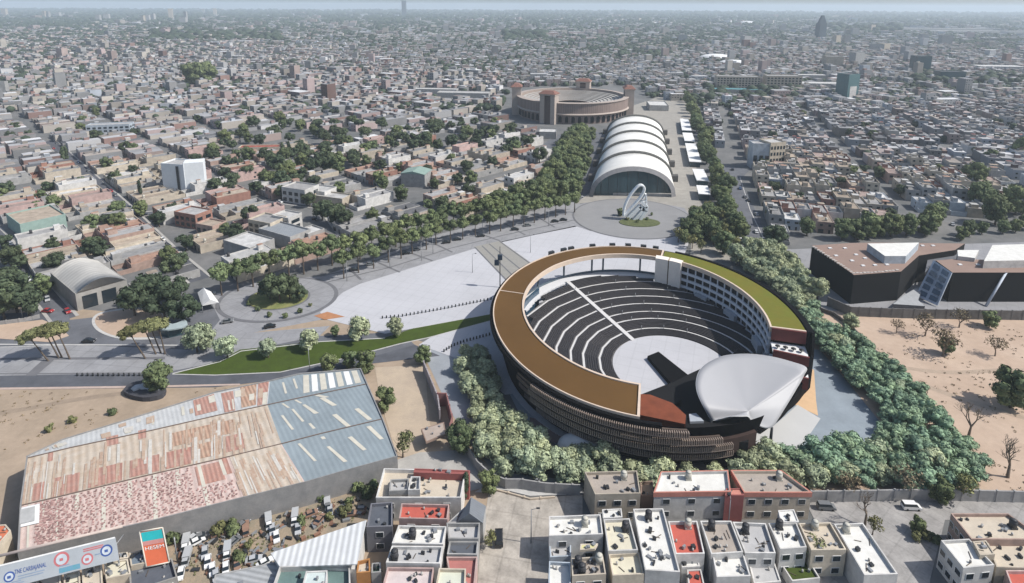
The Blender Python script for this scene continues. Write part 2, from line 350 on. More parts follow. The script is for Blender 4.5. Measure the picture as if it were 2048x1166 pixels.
band('wheel_track',smooth_poly([(1660,735),(1750,745),(1830,765),(1930,800),(2048,835),(2200,880)],False),2.6,.05,mat('track_sand',(.40,.31,.235),scale=.4,fine=.2))
band('wheel_track',smooth_poly([(1690,700),(1780,730),(1900,745),(2048,740),(2200,760)],False),2.0,.055,mat('track_sand',(0,0,0)))
band('wheel_track',smooth_poly([(-100,840),(40,820),(150,800),(260,785)],False),2.2,.07,mat('track_dirt',(.30,.235,.175),scale=.4,fine=.2))
# ================================================================ OPEN-AIR AMPHITHEATRE
AX,AY,AA,AB=46.,192.,52.,57.; STG=Vector((54.6,182,0)); ZR=16.
def ae(th,s,z=0.): t=R(th); return Vector((AX+AA*s*math.cos(t),AY+AB*s*math.sin(t),z))
STAB=[(-104,.765),(-60,.77),(-14,.80),(20,.83),(60,.865),(90,.86),(130,.85),(180,.81),(220,.775),(256,.765)]
def sin_(th):
    for (a,x),(b,y) in zip(STAB,STAB[1:]):
        if a<=th<=b: return x+(y-x)*(th-a)/(b-a)
    return .765
def frange(a,b,st):
    n=max(1,int(round(abs(b-a)/st))); return [a+(b-a)*i/n for i in range(n+1)]
def ringdeck(mb,ths,f0,f1,z0,z1,mi=0,top=None):
    "slab between inner ratio f0(th) and outer f1(th)"
    for a,b in zip(ths,ths[1:]):
        q=[ae(a,f0(a)),ae(a,f1(a)),ae(b,f1(b)),ae(b,f0(b))]
        mb.add([(v.x,v.y,z1) for v in q]+[(v.x,v.y,z0) for v in q],[(4,7,6,5),(1,5,6,2),(3,7,4,0)],mi)
        mb.add([(v.x,v.y,z1) for v in q],[(0,1,2,3)],mi if top is None else top)
    for t in (ths[0],ths[-1]):
        q=[ae(t,f0(t),z0),ae(t,f1(t),z0),ae(t,f1(t),z1),ae(t,f0(t),z1)]; mb.add(q,[(0,1,2,3)],mi)
amp=thing('amphitheatre','round open-air amphitheatre with brown and green ring roof around dark seating','amphitheatre',(AX,AY,0))
M_OCHRE=mat('brown_roof',(.112,.057,.014),var=.16,scale=.05,fine=.04,rough=.9)
M_GROOF=mat('green_roof',(.115,.14,.014),var=.2,scale=.08,fine=.15,col2=(.15,.13,.014))
M_TRIM=mat('beige_trim',(.62,.50,.40),var=.1)
M_BEIGE=mat('beige_render',(.82,.74,.66),var=.08)
M_REDW=mat('dark_red_wall',(.20,.055,.025),var=.3,scale=.3)
M_INW=mat('inner_white',(.62,.64,.68),var=.1)
M_WINB=mat('dark_opening',(.008,.009,.014),rough=.5,spec=.15)
M_SEAT=mat('dark_seats',(.045,.042,.045),var=.3,scale=1,fine=.3,rough=.7)
M_TREAD=mat('grey_tread',(.17,.165,.16),var=.2)
one=lambda t:1.0
mb=MB(); ringdeck(mb,frange(256,67,3),sin_,one,15,ZR); mb.build('roof_deck',M_OCHRE,amp)
mb=MB(); ringdeck(mb,frange(66.6,-14,3),sin_,one,15,ZR+.05); mb.build('green_deck',M_GROOF,amp)
for nm,a,b in (('roof_trim',256,67),('roof_trim',66.6,-14)):
    mb=MB(); T=frange(a,b,2)
    ringdeck(mb,T,lambda t:sin_(t)-.012,sin_,14.6,ZR+.35)
    if a==256: ringdeck(mb,T,lambda t:1.,lambda t:1.007,15.3,ZR+.35)
    for t in (a,b,) if a==256 else (b,):
        ringdeck(mb,[t,t-.8 if t==a else t+.8],sin_,one,ZR,ZR+.37)
    mb.build(nm,M_TRIM,amp)
mb=MB(); ringdeck(mb,[165,164.6],sin_,one,ZR,ZR+.15); mb.build('roof_joint',M_TRIM,amp)
# outer wall
ow=lambda t:1.008; ow2=lambda t:1.028+(.02*max(0,1-abs(t+14)/50) if t<60 else 0)
def taper(mb,ths,s1,s0,z1,z0,mi=0):
    for a,b in zip(ths,ths[1:]):
        q=[ae(a,s0,z0),ae(b,s0,z0),ae(b,s1,z1),ae(a,s1,z1)]; mb.add(q,[(3,2,1,0)],mi)
mb=MB(); ringdeck(mb,frange(262,168,2),ow,ow2,14.2,15.6); taper(mb,frange(294,168,2),1.0,.93,14.2,0)
ringdeck(mb,frange(62,-14,2),ow,ow2,0,ZR+.3); ringdeck(mb,frange(168,62,2),ow,ow2,14.4,15.6); mb.build('outer_wall',M_BLACK,amp)
mb=MB(); T=frange(-14,-56,1.5)
def tab(t,L):
    for (a,x),(b,y) in zip(L,L[1:]):
        if a>=t>=b: return x+(y-x)*(t-a)/(b-a)
    return L[-1][1]
for a,b in zip(T,T[1:]):
    h=lambda t:tab(t,((-14,16.3),(-20,11),(-25,7),(-31,4.2),(-37,2.8),(-50,1.3),(-56,.6)))
    so_=lambda t:tab(t,((-14,1.048),(-20,1.03),(-25,.985),(-37,.917),(-50,.885),(-56,.88)))
    q=[ae(a,so_(a)-.015),ae(a,so_(a)),ae(b,so_(b)),ae(b,so_(b)-.015)]; z=[h(a),h(a),h(b),h(b)]
    mb.add([(v.x,v.y,0) for v in q]+[(v.x,v.y,zz) for v,zz in zip(q,z)],[(0,1,5,4),(1,2,6,5),(2,3,7,6),(3,0,4,7),(4,5,6,7)])
mb.build('curved_end_wall',M_BLACK,amp)
# louvres round the front
M_FIN=mat('louvre_fin',(.27,.215,.18),var=.25,scale=.3)
for k,(z,a,b) in enumerate(((13.2,222,269),(10.3,220,279),(7.4,220,283),(4.5,222,284))):
    mb=MB(); T=frange(a,b,.62)
    for t in T:
        s_=1.028-(13.2-z)*.0055; p=ae(t,s_); q=ae(t,s_+.018); d=(q-p).normalized(); n=Vector((-d.y,d.x,0)); mb.obox((p+q)/2,d,n,.5,.13,z,z+1.35)
    ringdeck(mb,frange(a,b,2),lambda t:1.026-(13.2-z)*.0055,lambda t:1.046-(13.2-z)*.0055,z-.15,z); mb.build('louvre_band',M_FIN,amp)
    mb=MB(); ringdeck(mb,frange(a-8,b,2),lambda t:1.012-(13.2-z)*.0055,lambda t:1.022-(13.2-z)*.0055,z-.1,z+1.2); mb.build('band_panel',mat('brown_band',(.11,.08,.065),var=.3,scale=.2),amp)
mb=MB(); ringdeck(mb,frange(262,292,2),lambda t:.975,lambda t:.995,5,9.6); mb.build('front_wall',mat('dark_brown_wall',(.05,.03,.025),var=.3),amp)
# inner facade on the right: floors, piers and windows
FT=frange(57,-12,4.3)
mb=MB(); ringdeck(mb,frange(60,-13,2),lambda t:sin_(t)+.004,lambda t:sin_(t)+.02,0,15); mb.build('inner_wall',M_BLACK,amp)
for k in range(4):
    z=3.2+k*3.05; mb=MB(); ringdeck(mb,frange(60,-13,2),lambda t:sin_(t)-.014,lambda t:sin_(t)+.006,z-1.0,z); mb.build('balcony_band',M_INW,amp)
for t in FT:
    mb=MB(); ringdeck(mb,[t+.3,t-.3],lambda t:sin_(t)-.008,lambda t:sin_(t)+.01,2.2,14.8); mb.build('pier',M_INW,amp)
for a,b in zip(FT,FT[1:]):
    for k in range(4):
        z=3.2+k*3.05; mb=MB(); ringdeck(mb,[a-.5,b+.5],lambda t:sin_(t)-.002,lambda t:sin_(t)+.004,z+.02,z+1.98); mb.build('window',M_WINB,amp)
for t0,t1 in ((47,40),(28,20),(3,-6)):
    mb=MB(); ringdeck(mb,frange(t0,t1,2),lambda t:sin_(t)-.05,lambda t:sin_(t)-.02,0,5.6); mb.build('entrance_block',mat('blue_grey_render',(.36,.39,.43),var=.1),amp)
# beige stair tower at the joint
mb=MB(); ringdeck(mb,frange(70,63.2,2),lambda t:sin_(t)-.04,lambda t:sin_(t)+.02,3,16.4); ringdeck(mb,frange(62.6,56,2),lambda t:sin_(t)-.04,lambda t:sin_(t)+.02,3,16.4)
ringdeck(mb,[63.2,62.6],lambda t:sin_(t)-.03,lambda t:sin_(t)+.02,3,16.1,1); mb.build('stair_panel',[M_BEIGE,M_OCHRE],amp)
# colonnade at the back, ring beams, glass on the left
for t in (78,97,103,119,136,150):
    mb=MB(); p=ae(t,.935); mb.tube((p.x,p.y,0),(p.x,p.y,15),.4,.4,8); mb.build('column',mat('blue_grey_steel',(.10,.13,.16),rough=.5),amp)
mb=MB(); ringdeck(mb,frange(176,69,2),lambda t:.93,lambda t:.94,5.0,6.9); mb.build('ring_beam',mat('blue_grey_steel',(0,0,0)),amp)
mb=MB(); ringdeck(mb,frange(205,140,2),lambda t:sin_(t)+.03,lambda t:sin_(t)+.04,0,8.5+0); ringdeck(mb,frange(205,160,2),lambda t:sin_(t)+.02,lambda t:sin_(t)+.03,8.5,15); mb.build('glass_wall',mat('blue_glass',(.035,.075,.12),rough=.15,spec=.6),amp)
mb=MB(); ringdeck(mb,frange(168,68,2),lambda t:sin_(t)+.01,lambda t:.96,14.2,15); mb.build('soffit',mat('grey_soffit',(.3,.32,.34)),amp)
mb=MB(); ringdeck(mb,frange(250,62,2),lambda t:.80,lambda t:.97,.11,.3); mb.build('concourse',M_PLAZA,amp)
# terraces at the right end
for k,(z,t0,t1) in enumerate(((11,-14,-22),(6.6,-14,-27))):
    mb=MB(); ringdeck(mb,frange(t0,t1,2),lambda t:.80,lambda t:1.0,z-.6,z); mb.build('terrace_floor',M_WHITE,amp)
    mb=MB(); ringdeck(mb,[t1,t1-.7],lambda t:.80,lambda t:1.0,z-3,z+1.0); mb.build('terrace_wall',mat('maroon_wall',(.16,.045,.04)),amp)
    for i in range(4):
        p=ae((t0*.45+t1*.55),.83+.045*i); mb=MB(); mb.tube((p.x,p.y,z+.02),(p.x,p.y,z+.95),.15,.15,6); mb.tube((p.x,p.y,z+.8),(p.x,p.y,z+.95),.8,.8,10); mb.build('terrace_table',M_DARK,amp)
mb=MB(); ringdeck(mb,[-13.6,-14.6],lambda t:.80,lambda t:1.0,12,16.2); mb.build('deck_end_wall',mat('maroon_wall',(0,0,0)),amp)
# stage floor
mb=MB(); mb.prism([(STG.x+20*math.cos(t),STG.y+20*math.sin(t)) for t in [2*math.pi*i/72 for i in range(72)]],.3,.62,0); mb.build('stage_floor',M_PLAZA,amp)
# seating bowl: concentric steps cut by the ring wall
ARC=[19.4,24,29.7,34,39,44,49,54.2,60.5]; zt=lambda r:.35+.145*(r-19.4)
AIS=math.degrees(math.atan2(G(1205,627,2.9).y-STG.y,G(1205,627,2.9).x-STG.x)); 
def rmax(th):
    t=R(th); dx,dy=math.cos(t),math.sin(t); k=0
    while k<80:
        x,y=STG.x+dx*k-AX,STG.y+dy*k-AY; tt=math.degrees(math.atan2(y/AB,x/AA))
        if tt<-104: tt+=360
        if math.hypot(x/AA,y/AB)>=sin_(tt)-.006: return k
        k+=.3
    return 80
def arcblock(mb,T,r0,r1,z0,z1,mi=0):
    for a,b in zip(T,T[1:]):
        ma,mb_=rmax_c(a),rmax_c(b)
        if r0>=min(ma,mb_): continue
        P=[(STG.x+math.cos(R(t))*rr,STG.y+math.sin(R(t))*rr) for t,rr in ((a,r0),(a,min(r1,ma)),(b,min(r1,mb_)),(b,r0))]
        mb.add([(x,y,z0) for x,y in P]+[(x,y,z1) for x,y in P],[(4,5,6,7),(0,1,5,4),(2,3,7,6),(3,0,4,7),(1,2,6,5)],mi)
_rc={}
def rmax_c(t):
    k=round(t,2)
    if k not in _rc: _rc[k]=rmax(t)
    return _rc[k]
TS=[-20+i*(AIS+20-2)/13 for i in range(14)]
def seg(a,b,n): return [a+(b-a)*i/n for i in range(n+1)]
for j,(ra,rb) in enumerate(zip(ARC,ARC[1:])):
    hw=math.degrees(.75/((ra+rb)/2))
    for (a,b,n) in ((-25,AIS-hw,20),(AIS+hw,262,9)):
        T=seg(a,b,n); mb=MB(); nr=6; d=(rb-ra-.9)/nr
        for i in range(nr):
            r0=ra+.9+i*d; z=zt(r0); arcblock(mb,T,r0,r0+d,max(0,z-1.2),z,1); arcblock(mb,T,r0+d*.3,r0+d*.92,z,z+.42,0)
        mb.build('seating_tier',[M_SEAT,M_TREAD],amp)
        mb=MB(); arcblock(mb,T,ra+.05,ra+.85,max(0,zt(ra)-1),zt(ra)+.1)
        if j: mb.build('curved_aisle',mat('aisle_white',(.60,.59,.58),var=.08),amp)
mb=MB(); T=seg(40,150,44)
def rell(t,lim):
    dx,dy=math.cos(R(t)),math.sin(R(t)); k=0
    while math.hypot((STG.x+dx*k-AX)/AA,(STG.y+dy*k-AY)/AB)<lim: k+=.2
    return k
for a,b in zip(T,T[1:]):
    ra_,rb_=rell(a,.93),rell(b,.93); i0=min(60.6,max(rmax_c(a),rmax_c(b)))
    if min(ra_,rb_)<i0+.2: continue
    P=[(STG.x+math.cos(R(t))*rr,STG.y+math.sin(R(t))*rr) for t,rr in ((a,i0),(a,ra_),(b,rb_),(b,i0))]
    mb.add([(x,y,5.5) for x,y in P]+[(x,y,6.15) for x,y in P],[(7,6,5,4),(1,0,4,5),(3,2,6,7),(0,3,7,4),(2,1,5,6)])
mb.build('upper_concourse',mat('concourse_white',(.62,.62,.63),var=.06),amp)
mb=MB(); u=Vector((math.cos(R(AIS)),math.sin(R(AIS)),0)); v=Vector((-u.y,u.x,0))
P=[]
for r in seg(19.5,60.8,60):
    p=STG+u*r; P.append((p,zt(r)+.5))
for (p,z),(q,z2) in zip(P,P[1:]):
    a,b,c,d=p-v*.8,p+v*.8,q+v*.8,q-v*.8
    mb.add([(a.x,a.y,z),(b.x,b.y,z),(c.x,c.y,z),(d.x,d.y,z),(a.x,a.y,z-1),(b.x,b.y,z-1),(c.x,c.y,z-1),(d.x,d.y,z-1)],[(3,2,1,0),(0,1,5,4),(3,7,6,2),(0,4,7,3),(1,2,6,5)])
mb.build('stair_aisle',mat('aisle_white',(0,0,0)),amp)
for j in range(1,8):
    for t in (60,80,100):
        p=STG+Vector((math.cos(R(t+j*3)),math.sin(R(t+j*3)),0))*(ARC[j]+.5); mb=MB(); mb.tube((p.x,p.y,zt(ARC[j])),(p.x,p.y,zt(ARC[j])+1.5),.12,.12,5); mb.build('handrail',M_STEEL,amp)
# black stage with runway, red backstage deck
def pxprism(name,px,z0,z1,m,parent,zt_=None):
    mb=MB(); mb.prism([G(x,y,z1 if zt_ is None else zt_) for x,y in px],z0,z1); return mb.build(name,m,parent)
pxprism('runway',[(1295,712),(1317,703),(1392,762),(1345,770)],.62,2.0,M_BLACK,amp)
M_BLK2=mat('black_stage_and_shade',(.006,.006,.007),var=.2,rough=.9)
pxprism('stage_block',[(1340,768),(1378,748),(1402,737),(1480,700),(1560,720),(1590,770),(1540,830),(1400,850),(1330,812)],1,5.0,M_BLK2,amp)
pxprism('stage_wing',[(1284,788),(1343,765),(1362,800),(1335,815),(1308,806),(1306,792)],.6,7.6,M_BLK2,amp)
pxprism('red_backstage_deck',[(1277,788),(1300,789),(1345,806),(1372,830),(1370,848),(1277,829)],2,9.6,M_REDW,amp)
pxprism('backstage_block',[(1330,812),(1400,815),(1500,850),(1497,885),(1430,882),(1372,862),(1370,832)],0,8.0,M_BLK2,amp)
pxprism('stage_step',[(1378,828),(1392,826),(1408,842),(1380,843)],8,8.7,mat('blue_grey_render',(0,0,0)),amp)
# white shell canopy over the stage
BND=[(1423,840,8.6),(1408,815,11.5),(1396,790,13),(1392,768,13.6),(1396,748,14),(1406,733,14.2),(1424,721,14.4),(1448,712,14.6),(1478,708.5,14.8),(1510,709,14.8),(1545,714,14.8),(1580,723,14.8),(1612,735,14.8),(1607,752,13.5),(1590,782,11.5),(1572,812,9.5),(1556,838,7.5),(1544,854,6.2),(1530,856,6.3),(1514,850,7.2),(1502,845,8.0),(1500,838,9.2),(1494,833,10.2),(1482,833,10.6),(1468,833,10.6),(1455,834,10.2),(1440,838,9.4)]
C0=(1497,822,10.3); bp=[G(*b) for b in smooth_poly(BND,True,6)]; c=G(*C0); nb=len(bp); K=9
cen=G(1490,765,12.2)
vs=[]
for k in range(K+1):
    t=k/K
    for b in bp:
        q=c.lerp(b,t); wv=math.sin(math.pi*t)
        q=q+(Vector((0,0,-.35)) if b.y>c.y-4 else Vector((0,0,.05)))*wv
        vs.append(q)
fs=[]
for k in range(K):
    for i in range(nb): j=(i+1)%nb; fs.append((k*nb+i,k*nb+j,(k+1)*nb+j,(k+1)*nb+i))
mb=MB(); mb.add(vs,fs,0,True); sh=mb.build('shell_canopy',mat('shell_white',(.37,.37,.38),var=.04,scale=.05,rough=.5,spec=.4),amp)
md=sh.modifiers.new('thickness','SOLIDIFY'); md.thickness=.35; md.offset=0
rim=MB(); rim.path([Vector(b)+Vector((0,0,.05)) for b in bp]+[bp[0]+Vector((0,0,.05))],.09,5); rim.build('canopy_rim',M_WHITE,amp)
for (x,y,z) in ((1423,841,8.4),(1544,855,6.0),(1503,848,8.0)):
    p=G(x,y,z); mb=MB(); mb.tube((p.x,p.y,0),(p.x,p.y,z),.5,.35,8); mb.build('canopy_leg',M_DARK,amp)
hood=MB(); hp=[G(*b) for b in ((1500,845,8),(1503,852,6.5),(1505,862,4),(1500,875,1.5))]; hood.path([Vector(p) for p in hp],.2,5); hood.build('canopy_brace',M_STEEL,amp)
# ring of roof vents along the back edge
for px in ((1104,503),(1127,496),(1142,493),(1185,488),(1225,487),(1256,486),(1287,487),(1312,490)):
    p=G(px[0],px[1]+3,16); t=math.degrees(math.atan2((p.y-AY)/AB,(p.x-AX)/AA)); mb=MB(); ringdeck(mb,[t+1.3,t-1.3],lambda t:1.03,lambda t:1.055,14,16.6); mb.build('roof_vent',M_DARK,amp)
# small white entrance canopy below the front wall
ec=thing('entrance_canopy','small white domed canopy below the louvred front of the amphitheatre','canopy',G(1170,892))
mb=MB(); ce=G(1172,896,0); n=20
rings=[]
for k in range(5):
    f=k/4; rings.append([(ce.x+8*math.cos(a)*math.cos(f*1.4),ce.y+4.2*math.sin(a)*math.cos(f*1.4),1.2+3*math.sin(f*1.4)) for a in [2*math.pi*i/n for i in range(n)]])
vs=[v for r_ in rings for v in r_]; mb.add(vs,[(k*n+i,k*n+(i+1)%n,(k+1)*n+(i+1)%n,(k+1)*n+i) for k in range(4) for i in range(n)]+[tuple(range(4*n,5*n))],0,True); mb.build('dome_roof',M_WHITE,ec)
mb=MB(); mb.prism([(ce.x+7*math.cos(a),ce.y+3.5*math.sin(a)) for a in [2*math.pi*i/16 for i in range(16)]],0,1.25); mb.build('base_wall',M_DARK,ec)
# loudspeaker mast on the left rim
sm=thing('speaker_mast','dark mast with blue-black boxes beside the brown roof edge','mast',G(1000,575))
p=G(1000,575); mb=MB(); mb.tube(p,(p.x,p.y,19),.25,.15,6); mb.build('pole',M_DARK,sm)
for dx,z in ((0,13),(-1.4,10.5)): mb=MB(); mb.obox((p.x+dx,p.y,0),Vector((1,0,0)),Vector((0,1,0)),1.0,.6,z,z+2.2); mb.build('equipment_box',mat('blue_black',(.03,.05,.08)),sm)

# ================================================================ BULLRING
M_BR=mat('bullring_brick',(.24,.185,.165),var=.2,scale=.1,fine=.1,stripe=(1,.2,2.2,.15)); M_BRC=mat('pinkish_stone',(.40,.34,.30),var=.15); M_TERRA=mat('terracotta_tile',(.22,.11,.085),var=.2)
br=thing('bullring','large round brick bullring with arcaded base and red-roofed towers','bullring',(68,672,0)); BC=Vector((68,672,0)); BRr=62.
def cyl(mb,c,r0,r1,z0,z1,n=72,mi=0,a0=0,a1=360):
    T=[R(a0+(a1-a0)*i/n) for i in range(n+1)]
    for a,b in zip(T,T[1:]): mb.add([(c.x+r0*math.cos(a),c.y+r0*math.sin(a),z0),(c.x+r0*math.cos(b),c.y+r0*math.sin(b),z0),(c.x+r1*math.cos(b),c.y+r1*math.sin(b),z1),(c.x+r1*math.cos(a),c.y+r1*math.sin(a),z1)],[(0,1,2,3)],mi)
mb=MB(); cyl(mb,BC,BRr-2,BRr-2,0,9,mi=0); cyl(mb,BC,BRr-2,BRr+1.5,9,10,mi=1); cyl(mb,BC,BRr+1.5,BRr,10,11.2,mi=1); cyl(mb,BC,BRr,BRr,11.2,21,mi=0); cyl(mb,BC,BRr,BRr+1.2,21,22,mi=1); cyl(mb,BC,BRr+1.2,BRr-5,22,22.3,mi=1)
mb.build('drum_wall',[M_BR,M_BRC],br)
mb=MB(); cyl(mb,BC,BRr-5,BRr-6,22.3,19.5,mi=1)
for k in range(9): cyl(mb,BC,BRr-6-4*k,BRr-10-4*k,19.5-.8*k,19.5-.8*k,mi=0); cyl(mb,BC,BRr-10-4*k,BRr-10-4*k,19.5-.8*k,18.7-.8*k,mi=1)
mb.build('stands',[mat('grey_stands',(.40,.385,.36),var=.2,scale=.1,fine=.1),mat('brown_stands',(.25,.2,.17))],br)
mb=MB(); mb.prism([(BC.x+21*math.cos(t),BC.y+21*math.sin(t)) for t in [2*math.pi*i/48 for i in range(48)]],0,9); mb.build('arena_floor',M_SAND,br)
for k in range(56):
    t=R(k*360/56+2)
    if math.sin(t)>.35: continue
    c=BC+Vector((math.cos(t),math.sin(t),0))*(BRr-1.4); d=Vector((math.cos(t),math.sin(t),0)); n=Vector((-d.y,d.x,0)); mb=MB(); Q=[(-1.7,.4),(1.7,.4),(1.7,5.2),(1.2,6.4),(0,7),(-1.2,6.4),(-1.7,5.2)]
    pts=[c+n*x for x,z in Q]; pts2=[p-d*.5 for p in pts]
    mb.add([(p.x,p.y,q[1]+1) for p,q in zip(pts,Q)]+[(p.x,p.y,q[1]+1) for p,q in zip(pts2,Q)],[tuple(range(7))]+[(i,(i+1)%7,7+(i+1)%7,7+i) for i in range(7)]); mb.build('arch',M_BLACK,br)
for t,hh in ((242,30),(178,30),(72,29),(-4,29)):
    c=BC+Vector((math.cos(R(t))*(BRr+1),math.sin(R(t))*(BRr+1),0)); d=Vector((math.cos(R(t)),math.sin(R(t)),0)); n=Vector((-d.y,d.x,0)); mb=MB()
    for s_ in (-1,1): mb.obox(c+n*s_*6,d,n,5,2.4,0,hh)
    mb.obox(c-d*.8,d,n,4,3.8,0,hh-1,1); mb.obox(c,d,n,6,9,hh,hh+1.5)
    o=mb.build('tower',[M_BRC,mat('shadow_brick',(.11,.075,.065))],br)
    mb=MB(); b=[c+d*6.6+n*9.6,c+d*6.6-n*9.6,c-d*6.6-n*9.6,c-d*6.6+n*9.6]; b=ccw(b); b2=inset(b,4)
    mb.add([(p.x,p.y,hh+1.5) for p in b]+[(p.x,p.y,hh+4.6) for p in b2],[(0,1,5,4),(1,2,6,5),(2,3,7,6),(3,0,4,7),(4,5,6,7),(3,2,1,0)]); mb.build('tower_roof',M_TERRA,o)
# ================================================================ ARCHED HALL
fl,fr,bl_,br_=Vector((51,371,0)),Vector((105,371,0)),Vector((93,570,0)),Vector((145,566,0))
hall=thing('arched_hall','long white hall of five stepped barrel vaults behind the round plaza','hall',(78,371,0))
M_VAULT=mat('vault_membrane',(.76,.745,.70),var=.12,scale=.06,fine=.05)
def vpt(u,a,hs=1.,ex=0):
    l=fl.lerp(bl_,u); r=fr.lerp(br_,u); c=(l+r)/2; h=(r-l)/2; t=math.pi*a
    return c-h*math.cos(t)*(1+ex)+Vector((0,0,(19.5*hs)*math.sin(t)**.9))
NS=5
for k in range(NS):
    u0=k/NS+.004; u1=(k+1)/NS-.012; mb=MB(); n=24; vs=[];
    for j in range(5):
        u=u0+(u1-u0)*j/4
        for i in range(n+1): vs.append(vpt(u,i/n,1-.03*k+.02*(1-j/4),.0+.03*(1-j/4)-.03*k*0))
    mb.add(vs,[(j*(n+1)+i,j*(n+1)+i+1,(j+1)*(n+1)+i+1,(j+1)*(n+1)+i) for j in range(4) for i in range(n)],0,True)
    o=mb.build('roof_vault',M_VAULT,hall); m=o.modifiers.new('t','SOLIDIFY'); m.thickness=.5; m.offset=-1
    mb=MB(); P=[vpt(u1+.006,i/24,1-.03*k+.012,.01) for i in range(25)]
    for a,b in zip(P,P[1:]): mb.tube(a,b,1.4,1.4,6,0,False)
    mb.build('arch_rib',mat('rib_grey',(.12,.12,.11),var=.2),hall)
    for s_ in (0,1):
        a=vpt(u1-.01,s_); mb=MB(); d=Vector((1,0,0)); mb.obox(a+d*(1.5 if s_ else -1.5),d,Vector((.2,.98,0)),3,2.6,0,4.4); mb.build('side_porch',mat('porch_dark',(.09,.085,.08)),hall)
mb=MB(); P=[vpt(-.004,i/24,1.03,.03) for i in range(25)]; Q=[vpt(-.012,i/24,.90,-.07) for i in range(25)]
for i in range(24): mb.add([P[i],P[i+1],Q[i+1],Q[i]],[(0,1,2,3)])
mb.build('front_arch',mat('arch_grey',(.24,.235,.24),var=.2),hall)
Q=[vpt(.01,i/24,.95,-.03) for i in range(25)]; mb=MB(); mb.add(Q,[tuple(range(25))]); mb.build('glass_front',M_GLASSB,hall)
for i in range(1,24,2):
    mb=MB(); q=vpt(.006,i/24,.93,-.04); mb.tube((q.x,q.y,0),q,.1,.1,4); mb.build('mullion',M_DARK,hall)
mb=MB(); a=G(1190,388);b=G(1350,392); mb.obox((a+b)/2,(b-a).normalized(),Vector((0,1,0)),(b-a).length/2,1.5,0,1.6); mb.build('front_plinth',M_CONC,hall)
# ================================================================ MONUMENT
mo=thing('monument','white sculpture of leaning loop and stacked chevron frames on the round plaza bed','sculpture',G(1272,437))
M_MON=mat('monument_white',(.82,.84,.84),var=.08); yb=G(1265,440).y
def mpt(x,y): # a spot on the sculpture's own upright plane
    t=G(x,y,0); k=yb/t.y*1.0
    d=Vector((t.x,t.y,-H)); return Vector((0,0,H))+d*(yb/t.y)
def bar(name,pts,wd,dp=2.2,sm=False):
    mb=MB(); P=[mpt(*p) for p in (smooth_poly(pts,False,4) if sm else pts)]
    if sm:
        for s_ in (-.7,0,.7): mb.path([p+Vector((0,s_,0)) for p in P],wd*.5,6)
        return mb.build(name,M_MON,mo)
    for a,b in zip(P,P[1:]):
        d=(b-a).normalized(); n=Vector((0,1,0)).cross(d).normalized()*wd/2; e=Vector((0,dp/2,0))
        a2=a-d*wd*.12; b2=b+d*wd*.12
        vs=[a2-n-e,a2+n-e,a2+n+e,a2-n+e,b2-n-e,b2+n-e,b2+n+e,b2-n+e]; mb.add(vs,[(0,1,5,4),(1,2,6,5),(2,3,7,6),(3,0,4,7),(0,3,2,1),(4,5,6,7)])
    return mb.build(name,M_MON,mo)
bar('loop_frame',[(1247,432),(1249,414),(1258,394),(1272,376),(1281,370),(1288,374),(1287,384),(1278,398),(1262,416),(1247,432)],1.3,sm=True)
bar('loop_frame',[(1287,384),(1291,390),(1292,400),(1286,402)],.8,2,True)
bar('chevron_frame',[(1256,435),(1280,412),(1285,417),(1288,418),(1268,440)],2.0,2.6)
bar('chevron_frame',[(1282,402),(1293,413),(1292,421),(1280,438)],1.7,3)
bar('chevron_frame',[(1285,398),(1292,388),(1293,410)],.7,2)
# ================================================================ TREES
def clump(mb,c,r,rng,mi=0,squash=.85,sub=1):
    bm=bmesh.new(); bmesh.ops.create_icosphere(bm,subdivisions=sub,radius=1)
    se=rng.random()*50
    vs=[]
    for v in bm.verts:
        d=v.co.normalized(); k=1+.35*noise.noise(d*1.6+Vector((se,se,se))); vs.append((c[0]+d.x*r*k,c[1]+d.y*r*k,c[2]+d.z*r*k*squash))
    mb.add(vs,[tuple(x.index for x in f.verts) for f in bm.faces],mi,True); bm.free()
def leaves(mb,c,r,n,size,rng,mi=0,squash=.85,flat=.5):
    for _ in range(n):
        d=Vector((rng.gauss(0,1),rng.gauss(0,1),rng.gauss(0,1)+.25)).normalized(); k=r*(.82+.35*rng.random())
        p=Vector((c[0]+d.x*k,c[1]+d.y*k,c[2]+d.z*k*squash))
        nn=(d+Vector((rng.uniform(-1,1),rng.uniform(-1,1),rng.uniform(-1,1)))*flat).normalized(); q=nn.to_track_quat('Z','Y'); a=rng.random()*6.28; s=size*(.6+.8*rng.random())
        u=q@Vector((math.cos(a),math.sin(a),0))*s; v=q@Vector((-math.sin(a),math.cos(a),0))*s*.6
        mb.add([p-u,p+v*.9,p+u,p-v],[(0,1,2,3)],mi)
def crown(rx,rz,z0,nc,nl,lf,seed,cr_=.38,core=True,squash=.85):
    rng=random.Random(seed); mb=MB()
    for i in range(nc):
        while 1:
            d=Vector((rng.uniform(-1,1),rng.uniform(-1,1),rng.uniform(-.9,1)))
            if .35<d.length<1: break
        r=rx*cr_*(.75+.5*rng.random()); c=(d.x*(rx-r*.7),d.y*(rx-r*.7),z0+d.z*(rz-r*.5))
        if core: clump(mb,c,r*.88,rng,0,squash)
        leaves(mb,c,r,nl,lf,rng,0,squash)
    return mb
